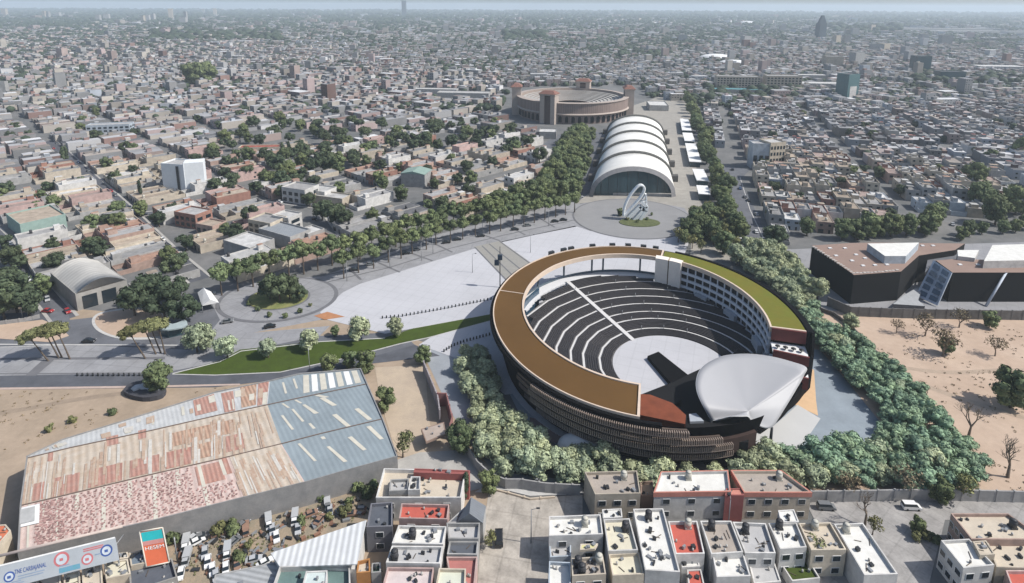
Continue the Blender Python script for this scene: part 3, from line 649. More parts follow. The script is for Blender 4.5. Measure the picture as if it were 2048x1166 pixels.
def trunk(h,r,lean=0,limbs=0,seed=1,top=0):
    rng=random.Random(seed); mb=MB(); p=Vector((0,0,0)); pr=r
    for i in range(3):
        q=Vector((lean*(i+1)/3+rng.uniform(-.1,.1)*r*3,rng.uniform(-.1,.1)*r*3,h*(i+1)/3)); r2=r*(1-.18*(i+1)); mb.tube(p,q,pr,r2,7,0,False); p=q; pr=r2
    for k in range(limbs):
        a=6.28*k/limbs+rng.random(); q=p+Vector((math.cos(a)*top,math.sin(a)*top,top*(.8+.6*rng.random()))); mb.tube(p-Vector((0,0,h*.15)),q,pr*.7,pr*.25,5,0,False)
        for _ in range(2):
            b=a+rng.uniform(-.9,.9); e=q+Vector((math.cos(b),math.sin(b),1.1))*top*.5; mb.tube(q,e,pr*.25,pr*.08,4,0,False)
    return mb
PROTO=[]
def proto_tree(nm,crownmb,trunkmb,lm,bm_=None,extra=None):
    t=thing(nm,'x','tree',(0,0,0),local=True)
    t['_proto']=1
    if trunkmb: trunkmb.build('trunk',bm_ or M_BARK,t)
    if crownmb: crownmb.build('crown',lm,t)
    PROTO.append(t); return t
KS=[1.]
def plant(protos,p,s,label,group,rng=rnd,cat='tree',sz=None,rz=None):
    if cat=='tree': s*=KS[0]
    src=rng.choice(protos); 
    o=copy_tree(src,(p[0],p[1],p[2] if len(p)>2 else 0),rng.random()*6.28 if rz is None else rz,(s,s,(sz or s)),label,group); o['category']=cat
    if '_proto' in o: del o['_proto']
    return o
bpy.context.view_layer.update()
T_HEDGE=[proto_tree('hedge_tree',crown(3.1,3.0,3.6,20,75,.30,s_,.34),trunk(2.2,.22,seed=s_),L_SAGE) for s_ in (1,2,3)]
T_HEDGE2=[proto_tree('hedge_tree',crown(3.2,2.9,3.6,20,75,.32,s_,.34),trunk(2.2,.22,seed=s_),L_TEAL) for s_ in (4,5,6)]
T_BLVD=[proto_tree('street_tree',crown(3.3,2.5,7.2,15,62,.34,s_,.36),trunk(5.6,.24,seed=s_,limbs=4,top=1.4),L_MID) for s_ in (7,8,9)]
T_ROUND=[proto_tree('round_tree',crown(4.4,4.3,4.9,26,85,.38,s_,.31),trunk(2.5,.35,seed=s_),L_MID) for s_ in (10,11)]
T_CITY=[proto_tree('city_tree',crown(4.5,3.8,5.6,20,58,.46,s_,.33),trunk(4,.35,seed=s_,limbs=3,top=1.5),L_PINE) for s_ in (12,13,14)]
T_CYP=[proto_tree('cypress',crown(1.3,6.5,7,14,30,.4,15,.75,squash=1.6),trunk(2,.2),L_PINE)]
T_PINE=[proto_tree('umbrella_pine',crown(4.0,2.0,12.2,18,80,.36,s_,.34),trunk(11,.30,lean=-3.6*0,seed=s_,limbs=4,top=1.2),L_OLIVE) for s_ in (16,17)]
T_OLIVE=[proto_tree('olive_tree',crown(3.0,2.3,4.6,10,45,.34,s_,.36,core=False),trunk(2.6,.24,seed=s_,limbs=5,top=1.6),L_OLIVE) for s_ in (18,19)]
def bare(seed,h=3,top=2.4,leaf=0):
    rng=random.Random(seed); mb=MB()
    def br2(p,d,l,r,k):
        q=p+d*l; mb.tube(p,q,r,r*.62,5 if k<2 else 3,0,False)
        if k>=5: return
        for _ in range(3 if k<3 else 2):
            e=(d+Vector((rng.uniform(-1,1),rng.uniform(-1,1),rng.uniform(-.2,.7)))*.8).normalized(); br2(q,e,l*.72,r*.6,k+1)
    br2(Vector((0,0,0)),Vector((.05,0,1)),h*.62,.24,0); return mb
T_BARE=[proto_tree('bare_tree',None,bare(s_,3.1),None,mat('pale_bark',(.20,.16,.125))) for s_ in (20,21)]
T_DRY=[proto_tree('dusty_tree',crown(3.0,1.9,4.4,12,34,.24,s_,.36,core=False),bare(s_,2.5),L_DRY,mat('pale_bark',(0,0,0))) for s_ in (22,23)]
bpy.context.view_layer.update()
def mshrub(s_,lm): return proto_tree('shrub',crown(1.1,.9,.8,7,40,.25,s_,.45),None,lm)
T_SHR=[mshrub(24,L_MID),mshrub(25,L_OLIVE)]
bpy.context.view_layer.update()
# hedge belt round the amphitheatre
HB=[(925,690),(916,740),(925,790),(945,840),(942,895),(968,925),(1010,943),(1100,955),(1165,958),(1300,962),(1600,962),(1660,970),(1965,966),(1975,925),(1940,880),(1880,830),(1830,770),(1765,705),(1705,668),(1650,650),(1635,600),(1595,555),(1560,522),(1500,500),(1475,520),(1530,562),(1570,600),(1610,645),(1638,695),(1690,740),(1750,800),(1768,852),(1745,882),(1620,893),(1500,885),(1400,882),(1280,882),(1215,892),(1180,903),(1100,888),(1050,850),(1010,800),(995,730),(965,695)]
HBW=[G(x,y,3.0) for x,y in HB]
def dpoly(x,y,P):
    p=Vector((x,y,0)); return min(segd_((p),Vector((a.x,a.y,0)),Vector((b.x,b.y,0))) for a,b in zip(P,P[1:]+P[:1]))
def segd_(p,a,b):
    d=b-a; t=max(0,min(1,(p-a).dot(d)/max(d.length_squared,1e-9))); return (p-a-d*t).length
xs=[p.x for p in HBW]; ys=[p.y for p in HBW]; pts=[]; hr=random.Random(3)
for _ in range(16000):
    x=hr.uniform(min(xs),max(xs)); y=hr.uniform(min(ys),max(ys))
    if inside(x,y,[(p.x,p.y) for p in HBW]) and math.hypot((x-AX)/AA,(y-AY)/AB)>(1.03 if y<AY-8 and x<AX+25 else 1.085) and all((x-a)**2+(y-b)**2>3.45**2 for a,b in pts) and dpoly(x,y,HBW)>.9: pts.append((x,y))
pts.sort(key=lambda p:-((math.degrees(math.atan2(p[1]-AY,p[0]-AX))-130)%360))
NH=len(pts); print('belt trees',NH)
for i,(x,y) in enumerate(pts):
    deg=math.degrees(math.atan2(y-AY,x-AX))%360; f=.85 if not(-0<=deg<=0) else 1
    sage=(deg<272 and deg>130)or hr.random()<(.6 if 272<=deg<300 else .12) or (20<deg<80)
    s=hr.uniform(.9,1.3)*(1.12 if 215<deg<325 else 1)
    plant(T_HEDGE if sage else T_HEDGE2,(x,y,0),s,'%s leafy tree, %s along the belt around the amphitheatre from the plaza'%('sage-green' if sage else 'deep green',ordw(i+1)),'trees in the belt around the amphitheatre',hr,sz=s*hr.uniform(.72,.92))
# boulevard rows
KS[0]=1.5
def row(pts_,st,lab,protos,s0,s1,grp,jit=.8,names=None,off=0):
    for i,(p,_a) in enumerate(along(pts_,st,off)):
        p=p+Vector((rnd.uniform(-jit,jit),rnd.uniform(-jit,jit),0)); plant(protos,p,rnd.uniform(s0,s1),lab%ordw(i+1),grp)
row([(690,556),(760,532),(880,488),(1000,462),(1165,420)],7.6,'green tree on thin trunk, %s in the front row beside the grey boulevard',T_BLVD,.82,1.05,'trees along the boulevard')
row([(440,592),(560,560),(640,540),(760,505),(880,466),(1000,440),(1130,405)],7.0,'green tree on thin trunk, %s in the back row of the boulevard',T_BLVD,.95,1.15,'trees along the boulevard')
row([(1000,425),(1080,400),(1110,350),(1130,310),(1150,275)],9,'bushy green tree, %s in the file up the lane left of the arched hall',T_ROUND,.85,1.15,'trees up the lane by the arched hall',3)
row([(1040,420),(1130,392),(1150,350),(1155,300),(1175,270)],9,'bushy tree, %s in the file nearest the arched hall',T_ROUND,.75,1.0,'trees up the lane by the arched hall',3)
row([(1375,200),(1400,270),(1420,330),(1450,400)],21,'dark round tree, %s in the file between promenade and avenue',T_ROUND,.85,1.1,'trees between promenade and avenue',3)
row([(1440,400),(1460,440),(1475,480)],6,'round tree, %s beside the parked white buses',T_ROUND,.6,.85,'trees beside the buses',2)
row([(1365,490),(1400,470),(1440,490),(1390,450),(1430,440)],6.0,'olive-green tree, %s in the clump behind the green roof',T_ROUND,.55,.8,'clump of trees behind the green roof',2)
row([(1680,480),(1760,475),(1850,470),(1880,440)],8,'spreading tree, %s in the row behind the shade-black building',T_ROUND,.8,1.1,'trees behind the black-walled building',2)
row([(1920,480),(1960,470),(2060,460)],10,'small tree, %s beside the curving lane at the far right',T_ROUND,.5,.7,'trees beside the curving lane',2)
row([(1475,530),(1520,520),(1560,545)],7,'grey-green tree, %s between the avenue and the belt',T_HEDGE,.9,1.2,'trees between avenue and belt',1)
GT=[(408,700,1.05),(455,716,.95),(537,716,.78),(617,702,.85),(716,683,1.02),(790,672,.78)]
for i,(x,y,s) in enumerate(GT): plant(T_HEDGE,G(x,y),s*1.0,'round grey-green tree, %s of six standing on the curved lawn strip'%ordw(i+1),'trees on the curved lawn strip')
plant(T_HEDGE,G(395,705),1.1,'tall grey-green tree at the left tip of the lawn strip','trees on the curved lawn strip')
def scatter(poly,spc,protos,s0,s1,lab,grp,zt__=0):
    W_=[G(*q) for q in poly]; P_=[(p.x,p.y) for p in W_]; X=[p[0] for p in P_]; Y=[p[1] for p in P_]; got=[]
    for _ in range(900):
        x=rnd.uniform(min(X),max(X)); y=rnd.uniform(min(Y),max(Y))
        if inside(x,y,P_) and all((x-a)**2+(y-b)**2>spc**2 for a,b in got): got.append((x,y))
    for i,(x,y) in enumerate(sorted(got)): plant(protos,(x,y,0),rnd.uniform(s0,s1),lab%ordw(i+1),grp)
scatter([(1350,492),(1375,450),(1400,425),(1450,420),(1478,455),(1482,505),(1420,512)],6.2,T_OLIVE+T_OLIVE+T_ROUND,.6,.9,'tree in the thicket behind the green roof, %s from its left side','thicket behind the green roof')
scatter([(1480,505),(1530,500),(1600,540),(1640,600),(1600,590),(1540,540)],5.0,T_HEDGE,.75,1.0,'grey-green tree between the avenue foot and the belt, %s from the left','trees between avenue and belt')
scatter([(1100,400),(1110,340),(1140,280),(1185,270),(1175,340),(1160,400)],7.5,T_OLIVE+T_ROUND,.7,.95,'yellow-green tree in the grove left of the arched hall, %s from the left','grove left of the arched hall')
scatter([(1385,205),(1410,250),(1430,320),(1458,400),(1430,400),(1408,330),(1380,250)],16,T_ROUND+T_OLIVE,.5,.85,'dark tree in the strip beside the right-hand avenue, %s from the left','trees between promenade and avenue')
# umbrella pines: two leaning groups
for gi,(lst,nm) in enumerate((([(97,722,-10),(118,716,-7),(124,715,-5.5),(140,718,-5.5)],'left of the dark car'),([(291,717,-8),(312,708,-6),(322,706,-5),(330,708,-2.5)],'by the grey bus stop'))):
    for i,(x,y,l) in enumerate(lst):
        src=T_PINE[i%2]; o=copy_tree(src,G(x,y,.1),0,(1,1,.9),'leaning umbrella pine, %s of four in the clump %s'%(ordw(i+1),nm),'umbrella pines on the avenue'); del o['_proto']
        o.rotation_euler=(R(-4),R(l*3.4),0)
for i,(x,y,s,pr,lab) in enumerate(((270,632,.98,T_CITY,'dark tree at the back of the dusty island'),(330,640,1.0,T_CITY,'dark tree at the right end of the dusty island'),(300,610,1.0,T_CITY,'dark tree beside the grey-vaulted warehouse front'),(350,612,.95,T_CITY,'dark tree beside the white tent'),(372,650,.85,T_CITY,'dark tree behind the curved bus shelter'),
    (560,605,.95,T_CITY,'tall dark tree in the middle of the small round plaza bed'),(580,600,.8,T_CITY,'dark tree at the right of the small round plaza bed'),(540,600,.72,T_CITY,'dark tree at the left of the small round plaza bed'),(600,604,.5,T_CITY,'low dark tree at the edge of the small round plaza bed'),
    (10,640,1.1,T_CITY,'broad dark tree at the fence by the left street'),(35,625,1.1,T_CITY,'dark tree behind the fence, nearest the red car'),(60,635,.9,T_CITY,'tree at the corner of the fence by the red car'),(15,595,1.0,T_CITY,'dark tree in the yard behind the left fence'),
    (845,728,.5,T_ROUND,'round olive tree at the top of the dirt drive'),(772,820,.55,T_ROUND,'round green tree against the end of the blue roof'),(806,915,.75,T_OLIVE,'yellow-green tree on a bare trunk below the blue roof'),(918,905,.65,T_ROUND,'dense dark tree beside the service path wall'),(977,985,.45,T_ROUND,'low dark tree at the head of the cul-de-sac'),
    (320,785,.75,T_ROUND,'dark bushy tree beside the covered dump by the lower road'),(733,745,.6,T_ROUND,'small dark tree behind the warehouse end'),(660,745,.5,T_ROUND,'small tree between lawn strip and warehouse'),(700,735,.45,T_ROUND,'little tree at the edge of the lower road'),
    (1990,450,1.3,T_ROUND,'huge dark tree beside the houses at the far right edge'),(1960,420,1.3,T_ROUND,'huge dark tree, second beside the far right houses'),(1945,375,1.3,T_ROUND,'huge dark tree standing over the right-hand houses'),(2030,430,1.3,T_ROUND,'huge dark tree cut by the right edge of the photo'),(2040,320,1.4,T_ROUND,'tall dark tree at the right edge among flat roofs'),
    (385,172,2.6,T_ROUND,'very large bright green tree among the far left houses'),(414,170,2.6,T_ROUND,'very large tree beside the bright green one in the far left houses'),
    (1548,495,.9,T_CITY,'dark tree at the foot of the avenue beside the belt'),(1543,490,.7,T_CITY,'dark tree behind the belt by the avenue shadow'),
    (672,450,1.0,T_CITY,'dark tree beside the pale pink corner house'),(645,440,.9,T_CITY,'dark tree at the corner of the back street'),(690,455,.8,T_CITY,'dark tree beside the boulevard houses'),
    (1620,1125,.7,T_OLIVE,'palm-like green tree in the front garden of the white houses'),(982,1095,.4,T_OLIVE,'small tree beside the black car in the cul-de-sac'),(1745,1070,.45,T_OLIVE,'small green tree at the side of the long white roof'),
    (1835,1065,.3,T_ROUND,'small round tree on the corner bed of the street'),(1810,990,.85,T_DRY,'dusty tree against the long grey wall'),(1690,990,.7,T_DRY,'dusty bush-like tree at the left end of the long grey wall'),(1920,1000,.7,T_OLIVE,'slim olive tree in front of the long grey wall'),(1880,1005,.5,T_ROUND,'small dark tree in the shade of the long grey wall'),
    (1730,1050,1.0,T_BARE,'leafless tree on the pavement of the lower right street'))):
    plant(pr,G(x,y),s,lab,None)
for i,(x,y,s,pr,lab) in enumerate(((1698,662,.75,T_HEDGE,'grey-green tree at the corner of the sandy lot'),(1793,666,.6,T_DRY,'small dusty tree in the sandy lot nearest the grey wall'),(1850,672,.95,T_DRY,'dusty tree in the sandy lot, beside a bare stump'),(1918,655,.85,T_DRY,'dusty tree in the sandy lot close to the wall'),
    (1885,712,1.1,T_DRY,'large thin-crowned tree in the middle of the sandy lot'),(1990,712,.8,T_DRY,'flat-topped dusty tree in the sandy lot'),(2020,815,.95,T_ROUND,'dense dark round tree in the sandy lot'),(1937,873,1.15,T_BARE,'leafless tree at the belt side of the sandy lot'),(2015,955,1.3,T_BARE,'leafless tree at the lower right of the sandy lot'),(1978,655,.5,T_ROUND,'low dark bush tree in the sandy lot beside the wall'),(1890,708,.45,T_ROUND,'dark bush at the foot of the large sandy-lot tree'))):
    plant(pr,G(x,y),s,lab,'trees in the sandy lot')
for i,(x,y,lab) in enumerate(((128,332,'left pair of cypresses'),(136,330,'x'),(282,398,'x'),(566,322,'x'),(580,320,'x'))): plant(T_CYP,G(x,y),.8 if i!=2 else .65,'narrow dark cypress, %s from the left edge among the houses'%ordw(i+1),'cypresses among the houses')
plant(T_CYP,G(931,1000),.42,'narrow dark cypress beside the house with the red parapet',None)
SH=[(437,1068),(450,1058),(470,1062),(497,1095),(480,1120),(340,1075),(345,1090),(640,1000),(715,985),(700,1010),(735,990),(660,1040),(690,1030),(600,1050),(750,975)]
for i,(x,y) in enumerate(SH): plant(T_SHR,G(x,y),rnd.uniform(1.0,1.9),'green shrub in the scrapyard, %s from its left end'%ordw(sorted(SH).index((x,y))+1),'shrubs in the scrapyard',cat='shrub')
SH=[(500,610),(515,622),(540,632),(570,634),(600,626),(620,612),(550,600),(1240,432),(1255,440),(1275,445),(1295,440),(1302,430),(1285,430)]
for i,(x,y) in enumerate(SH): plant(T_SHR,G(x,y,.4),rnd.uniform(.8,1.3),'low shrub in the bed of the %s round plaza, %s from the left'%(('smaller',ordw(sorted(SH[:7]).index((x,y))+1)) if x<700 else ('larger',ordw(sorted(SH[7:]).index((x,y))+1))),'shrubs in the round plaza beds',cat='shrub')
plant(T_ROUND,G(1240,432),.35,'dark bushy tree at the foot of the white sculpture',None)
plant(T_ROUND,G(670,672),.3,'low yellow-green shrub tree on the lawn strip between two round trees',None)
for i,(x,y) in enumerate(((225,828),(100,862),(145,845),(1850,1078),(1870,1082),(1830,1080))): plant(T_SHR,G(x,y),1.3,'%s'%('dry shrub in the brown field, %s along the warehouse side'%ordw(i+1) if i<3 else 'shrub in the street corner bed, %s from the left'%ordw(i-2)),'lone shrubs',cat='shrub')
# ================================================================ CITY
WALLC={'white':(.60,.585,.56),'cream':(.56,.49,.39),'grey':(.36,.355,.345),'salmon':(.42,.30,.25),'pink':(.50,.36,.33),'brick-red':(.33,.18,.14),'beige':(.48,.42,.34),'pale blue':(.42,.47,.52)}
ROOFC={'white':(.66,.65,.63),'pale grey':(.48,.47,.46),'grey':(.33,.325,.32),'terracotta':(.43,.27,.20),'tan':(.46,.38,.30),'dark':(.15,.15,.155),'red':(.45,.13,.09),'dusty pink':(.47,.36,.32)}
WM={k:mat('wall_'+k.replace(' ','_').replace('-','_'),v,var=.30,scale=.4,rand=.15,fine=.08) for k,v in WALLC.items()}
RM={k:mat('roof_'+k.replace(' ','_'),tuple(c*.82 for c in v),var=.35,scale=.3,rand=.2,fine=.18) for k,v in ROOFC.items()}
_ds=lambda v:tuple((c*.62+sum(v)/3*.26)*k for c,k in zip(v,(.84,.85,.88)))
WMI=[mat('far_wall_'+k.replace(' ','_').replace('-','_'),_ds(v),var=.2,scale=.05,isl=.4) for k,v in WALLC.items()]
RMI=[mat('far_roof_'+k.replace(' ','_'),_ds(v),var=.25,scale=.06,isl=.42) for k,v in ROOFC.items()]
WK=list(WALLC); RK=list(ROOFC)
M_TANK=mat('black_water_tank',(.05,.05,.055),rough=.5); M_TANKW=mat('pale_water_tank',(.5,.48,.42),rough=.6)
def tankmb(x,y,z,r=.6,h=1.25):
    mb=MB(); mb.box(x-.55*r/.6,y-.55*r/.6,z,x+.55*r/.6,y+.55*r/.6,z+.45,0); mb.tube((x,y,z+.45),(x,y,z+.45+h),r,r,10,0); mb.tube((x,y,z+.45+h),(x,y,z+.7+h),r,r*.35,10,0); return mb
def parapet(mb,P,z0,z1,h=.55,t=.25,mw=0,mr=1):
    P=ccw(P); Q=inset(P,t); n=len(P)
    vs=[(p.x,p.y,z0) for p in P]+[(p.x,p.y,z1+h) for p in P]+[(q.x,q.y,z1+h) for q in Q]+[(q.x,q.y,z1) for q in Q]
    fs=[]
    for i in range(n):
        j=(i+1)%n; fs+=[(i,j,n+j,n+i),(n+i,n+j,2*n+j,2*n+i),(2*n+i,2*n+j,3*n+j,3*n+i)]
    mb.add(vs,fs,mw)
def house_proto(i,rng,wk,rk,st,dw=8.,dd=15.):
    t=thing('house','x','house',(0,0,0),local=True); t['_proto']=1; h=3.1*st+.2
    P=[(-dw/2,-dd/2),(dw/2,-dd/2),(dw/2,dd/2),(-dw/2,dd/2)]
    patio=rng.random()<.55
    mb=MB()
    parapet(mb,P if not patio else [(-dw/2,-dd/2),(dw/2,-dd/2),(dw/2,dd*.28),(-dw/2,dd*.28)],0,h,rng.choice((.3,.6,.9)))
    if patio:
        parapet(mb,[(-dw/2,dd*.28+.01),(dw/2,dd*.28+.01),(dw/2,dd/2),(-dw/2,dd/2)],0,2.2,.3,.2)
    mb.build('wall',WM[wk],t)
    y1=dd/2 if not patio else dd*.28
    mb=MB(); mb.add([(-dw/2+.2,-dd/2+.2,h),(dw/2-.2,-dd/2+.2,h),(dw/2-.2,y1-.2,h),(-dw/2+.2,y1-.2,h)],[(0,1,2,3)])
    mb.build('roof',RM[rk],t)
    bx=rng.uniform(-2,.5); 
    if rng.random()<.75:
        mb=MB(); bw=rng.uniform(2.2,4); mb.box(bx,y1-5,h,bx+bw,y1-5+rng.uniform(2.5,4.2),h+2.4,0,1); mb.build('stair_block',[WM[wk],RM[rng.choice(RK[:5])]],t)
    if rng.random()<.4:
        mb=MB(); mb.box(-dw/2+.3,-dd/2+2,h+2.3,-dw/2+.3+rng.uniform(2.5,5),-dd/2+5,h+2.45,0)
        for cx_,cy_ in ((-dw/2+.5,-dd/2+2.2),(-dw/2+.5,-dd/2+4.7)): mb.box(cx_,cy_,h,cx_+.12,cy_+.12,h+2.3,0)
        mb.build('roof_awning',RM[rng.choice(RK[:5])],t)
    tankmb(rng.uniform(-3,3),rng.uniform(-dd/2+1.2,0),h,.65).build('water_tank',M_TANK if rng.random()<.6 else M_TANKW,t)
    for k in range(st):
        for x in ((-dw*.27),(dw*.25)):
            mb=MB(); w_=rng.uniform(.55,.95); z=k*3.1
            if k==0 and x<0: mb.box(x-1.3,-dd/2-.06,.05,x+1.3,-dd/2,2.3); mb.build('garage_door',M_GLASS if rng.random()<.5 else M_STEEL,t)
            elif k==0: mb.box(x-.5,-dd/2-.06,.05,x+.5,-dd/2,2.2); mb.build('door',M_DARK,t)
            else: mb.box(x-w_,-dd/2-.06,z+1,x+w_,-dd/2,z+2.3); mb.build('window',M_GLASS,t)
    for z in range(st):
        mb=MB(); mb.box(dw/2,-1+z*.7,z*3.1+1,dw/2+.06,.4+z*.7,z*3.1+2.2); mb.build('window',M_GLASS,t)
    PROTO.append(t); return (t,wk,rk,st)
hrng=random.Random(21)
LPROTO=[house_proto(i,hrng,a,b,c,9.2,26.) for i,(a,b,c) in enumerate((('salmon','terracotta',1),('salmon','pale grey',2),('brick-red','tan',2),('grey','pale grey',1),('cream','grey',2),('white','pale grey',2),('beige','tan',1),('grey','grey',1),('brick-red','pale grey',1),('beige','pale grey',1),('white','white',2),('grey','tan',1),('pink','dusty pink',2),('cream','white',1),('grey','dark',1),('beige','grey',2)))]
RPROTO=[house_proto(i,hrng,a,b,c) for i,(a,b,c) in enumerate((('white','grey',2),('beige','pale grey',2),('cream','grey',3),('grey','grey',2),('grey','white',2),('brick-red','pale grey',2),('salmon','tan',2),('pale blue','white',2),('beige','tan',3),('grey','pale grey',3),('salmon','dusty pink',2),('grey','tan',2)))]
bpy.context.view_layer.update()
BLOCKED=[]     # (x,y,r)
NOB=[(-400,640),(95,606),(100,560),(270,570),(420,572),(640,520),(870,448),(1060,405),(1085,330),(1085,300),(1110,268),(1020,262),(1000,240),(1002,175),(1280,170),(1300,196),(1392,205),(1412,260),(1470,345),(1500,355),(1550,490),(1600,480),(1660,462),(1780,450),(1820,430),(2048,430),(2600,480),(2600,2000),(-400,2000)]
STW=[([G(*p) for p in pts],wd/2-2) for pts,wd in STREETS]
def segd(p,a,b):
    d=b-a; t=max(0,min(1,(p-a).dot(d)/max(d.length_squared,1e-9))); return (p-a-d*t).length
def blocked(x,y,r=5):
    px,py=PX(x,y)
    if inside(px,py,NOB): return True
    for a,b,c in BLOCKED:
        if (x-a)**2+(y-b)**2<(c+r)**2: return True
    if y<560:
        p=Vector((x,y,0))
        for P,w_ in STW:
            for a,b in zip(P,P[1:]):
                if segd(p,a,b)<w_+r: return True
    return False
# landmark buildings ------------------------------------------------------
def block(name,label,px,w_,d_,h,rot,wallm,roofm,win=None,cat='building',par=.8,bl=True,winm=None):
    c=G(*px); rz=R(rot); ux=Vector((math.cos(rz),math.sin(rz),0)); uy=Vector((-ux.y,ux.x,0)); c=c+uy*d_/2
    t=thing(name,label,cat,(c.x,c.y,0)); P=[c+ux*(a*w_/2)+uy*(b*d_/2) for a,b in((-1,-1),(1,-1),(1,1),(-1,1))]
    mb=MB(); parapet(mb,P,0,h,par,.3); mb.build('wall',wallm,t)
    mb=MB(); Q=inset(P,.25); mb.add([(q.x,q.y,h) for q in Q],[(0,1,2,3)]); mb.build('roof',roofm,t)
    if bl: BLOCKED.append((c.x,c.y,max(w_,d_)/2+2))
    if win:
        ns,nw=win
        for f,(a,n_,ln) in enumerate(((-uy*d_/2,ux,w_),(ux*w_/2,uy,d_))):
            nwf=max(1,int(nw*ln/w_))
            o_=(a.normalized())
            for i in range(ns):
                for j in range(nwf):
                    q=c+a+n_*(ln*((j+.5)/nwf-.5)); mb=MB(); z=1+(h-1)*i/ns; hh=(h/ns)*.5; s_=ln/nwf*.3
                    mb.obox(q+o_*.04,n_,o_,s_,.06,z,z+hh); mb.build('window',winm or M_GLASS,t)
    return t,c,ux,uy
W=WM; Rf=RM
t,c,ux,uy=block('tower_block','tall white tower block with a dark vertical glass slit','tower block' and (350,383),17,13,18,-12,mat('bright_white_wall',(.70,.73,.75),var=.08),Rf['pale grey'])
mb=MB(); mb.obox(c-uy*7.1+ux*4,ux,uy,.9,.12,1,17.5); mb.build('glass_strip',M_GLASS,t)
mb=MB(); mb.obox(c+ux*10.5+uy*1,Vector((.94,.34,0)),Vector((-.34,.94,0)),5.8,5,0,19.5); mb.build('blank_wing',mat('bright_white_wall',(0,0,0)),t)
t,c,ux,uy=block('gabled_hall','grey hall with a green pitched roof among the houses','x' and (826,374),17,14,9,-12,W['grey'],Rf['pale grey'],par=.1)
mb=MB(); a=[c-ux*8.8-uy*7.3,c+ux*8.8-uy*7.3,c+ux*8.8+uy*7.3,c-ux*8.8+uy*7.3]; r0=c-uy*7.3;r1=c+uy*7.3
mb.add([(a[0].x,a[0].y,9.15),(r0.x,r0.y,11),(r1.x,r1.y,11),(a[3].x,a[3].y,9.15),(a[1].x,a[1].y,9.15),(a[2].x,a[2].y,9.15)],[(0,1,2,3),(1,4,5,2),(0,4,1),(3,2,5)]); mb.build('pitched_roof',mat('green_metal_roof',(.24,.33,.29)),t)
block('apartment_block','pale grey apartment block with vertical window strips beside the right-hand avenue',(1520,338),13,11,19,-4,W['pale blue'],Rf['pale grey'],(1,3))
block('apartment_block','cream striped apartment block joined to the pale grey one',(1552,338),13,14,20,14,W['cream'],Rf['white'],(4,5))
block('office_building','white two-storey office with blue-grey roof at the back street corner',(588,407),18,13,9,-22,W['white'],Rf['pale grey'],(2,4))
block('office_building','square white building next to the office at the back street',(632,402),14,12,6,-22,W['white'],Rf['white'])
block('flat_roofed_hall','long white flat roof beside the boulevard trees',(655,410),22,10,4.5,-20,W['cream'],Rf['white'])
block('warehouse','wide warehouse with dark blue-grey roof by the boulevard trees',(550,490),24,13,6,-30,W['grey'],mat('slate_roof',(.27,.29,.31),stripe=(1,1,1.2,.2)))
block('warehouse','grey walled warehouse with white roof below the diagonal street',(475,516),20,14,6.5,-30,W['grey'],Rf['white'])
block('flat_roofed_hall','white shed roof at the end of the blue-grey warehouse',(606,485),10,10,5,-35,W['grey'],Rf['white'])
block('corner_house','red brick two-storey house at the diagonal street',(372,455),16,11,7.5,-22,W['brick-red'],Rf['pale grey'],(2,4))
block('corner_house','salmon corner house with pale roof beside the red brick one',(410,470),12,9,5,-22,W['salmon'],Rf['tan'],(1,3))
block('corner_house','cream two-storey house with dark doors opposite the white cube house',(520,470),16,12,7,-24,W['cream'],Rf['pale grey'],(2,4))
block('white_house','white cube house with small chimney near the boulevard',(562,462),12,10,7.5,-24,W['white'],Rf['white'],(2,2))
block('long_shed','long low red-roofed shed behind the cypress pair',(520,308),34,10,5,6,W['cream'],Rf['red'])
block('office_building','long pale blue building among the left-hand roofs',(218,272),36,12,10,14,W['pale blue'],Rf['pale grey'],(3,8))
block('market_hall','wide green-walled hall with grey roof at the left edge',(30,465),26,20,7,-38,mat('green_wall',(.28,.38,.34)),Rf['tan'])
block('tower_block','dark teal glass office tower with white stripe above the right-hand roofs',(1704,199),21,18,33,24,mat('teal_curtain_wall',(.09,.17,.18),rough=.25,spec=.5),Rf['dark'],(1,1),winm=W['white'])
block('hotel_block','long beige hotel block in front of the avenue trees',(1476,178),62,18,18,-8,W['beige'],Rf['pale grey'],(5,14))
block('hotel_block','second beige hotel block with stepped right end',(1567,180),50,20,20,-6,W['beige'],Rf['pale grey'],(5,10))
block('long_shed','low shed with bright teal roof in front of the beige hotel',(1478,190),84,18,7,-6,W['grey'],mat('teal_roof',(.10,.28,.30)))
block('office_tower','slim dark tapering tower on the right horizon',(1644,80),28,26,60,10,mat('slate_tower',(.06,.08,.10)),Rf['dark'])
mb=MB(); tc=G(1644,80); mb.add([(tc.x+a*13,tc.y+14+b*12,59) for a,b in((-1,-1),(1,-1),(1,1),(-1,1))]+[(tc.x+a*4,tc.y+14+b*4,90) for a,b in((-1,-1),(1,-1),(1,1),(-1,1))],[(0,1,5,4),(1,2,6,5),(2,3,7,6),(3,0,4,7),(4,5,6,7)]); mb.build('crown_spire',mat('slate_tower',(0,0,0)),bpy.data.objects['office_tower'])
block('office_tower','tall blue-grey tower on the horizon above the bullring side',(808,34),42,42,170,0,mat('slate_tower',(0,0,0)),Rf['dark'])
block('glass_block','teal glass block far away on the right',(1845,148),27,20,32,0,M_GLASSB,Rf['dark'])
block('glass_block','wide dark teal block below the right glass block',(1905,165),40,20,17,0,M_GLASSB,Rf['dark'])
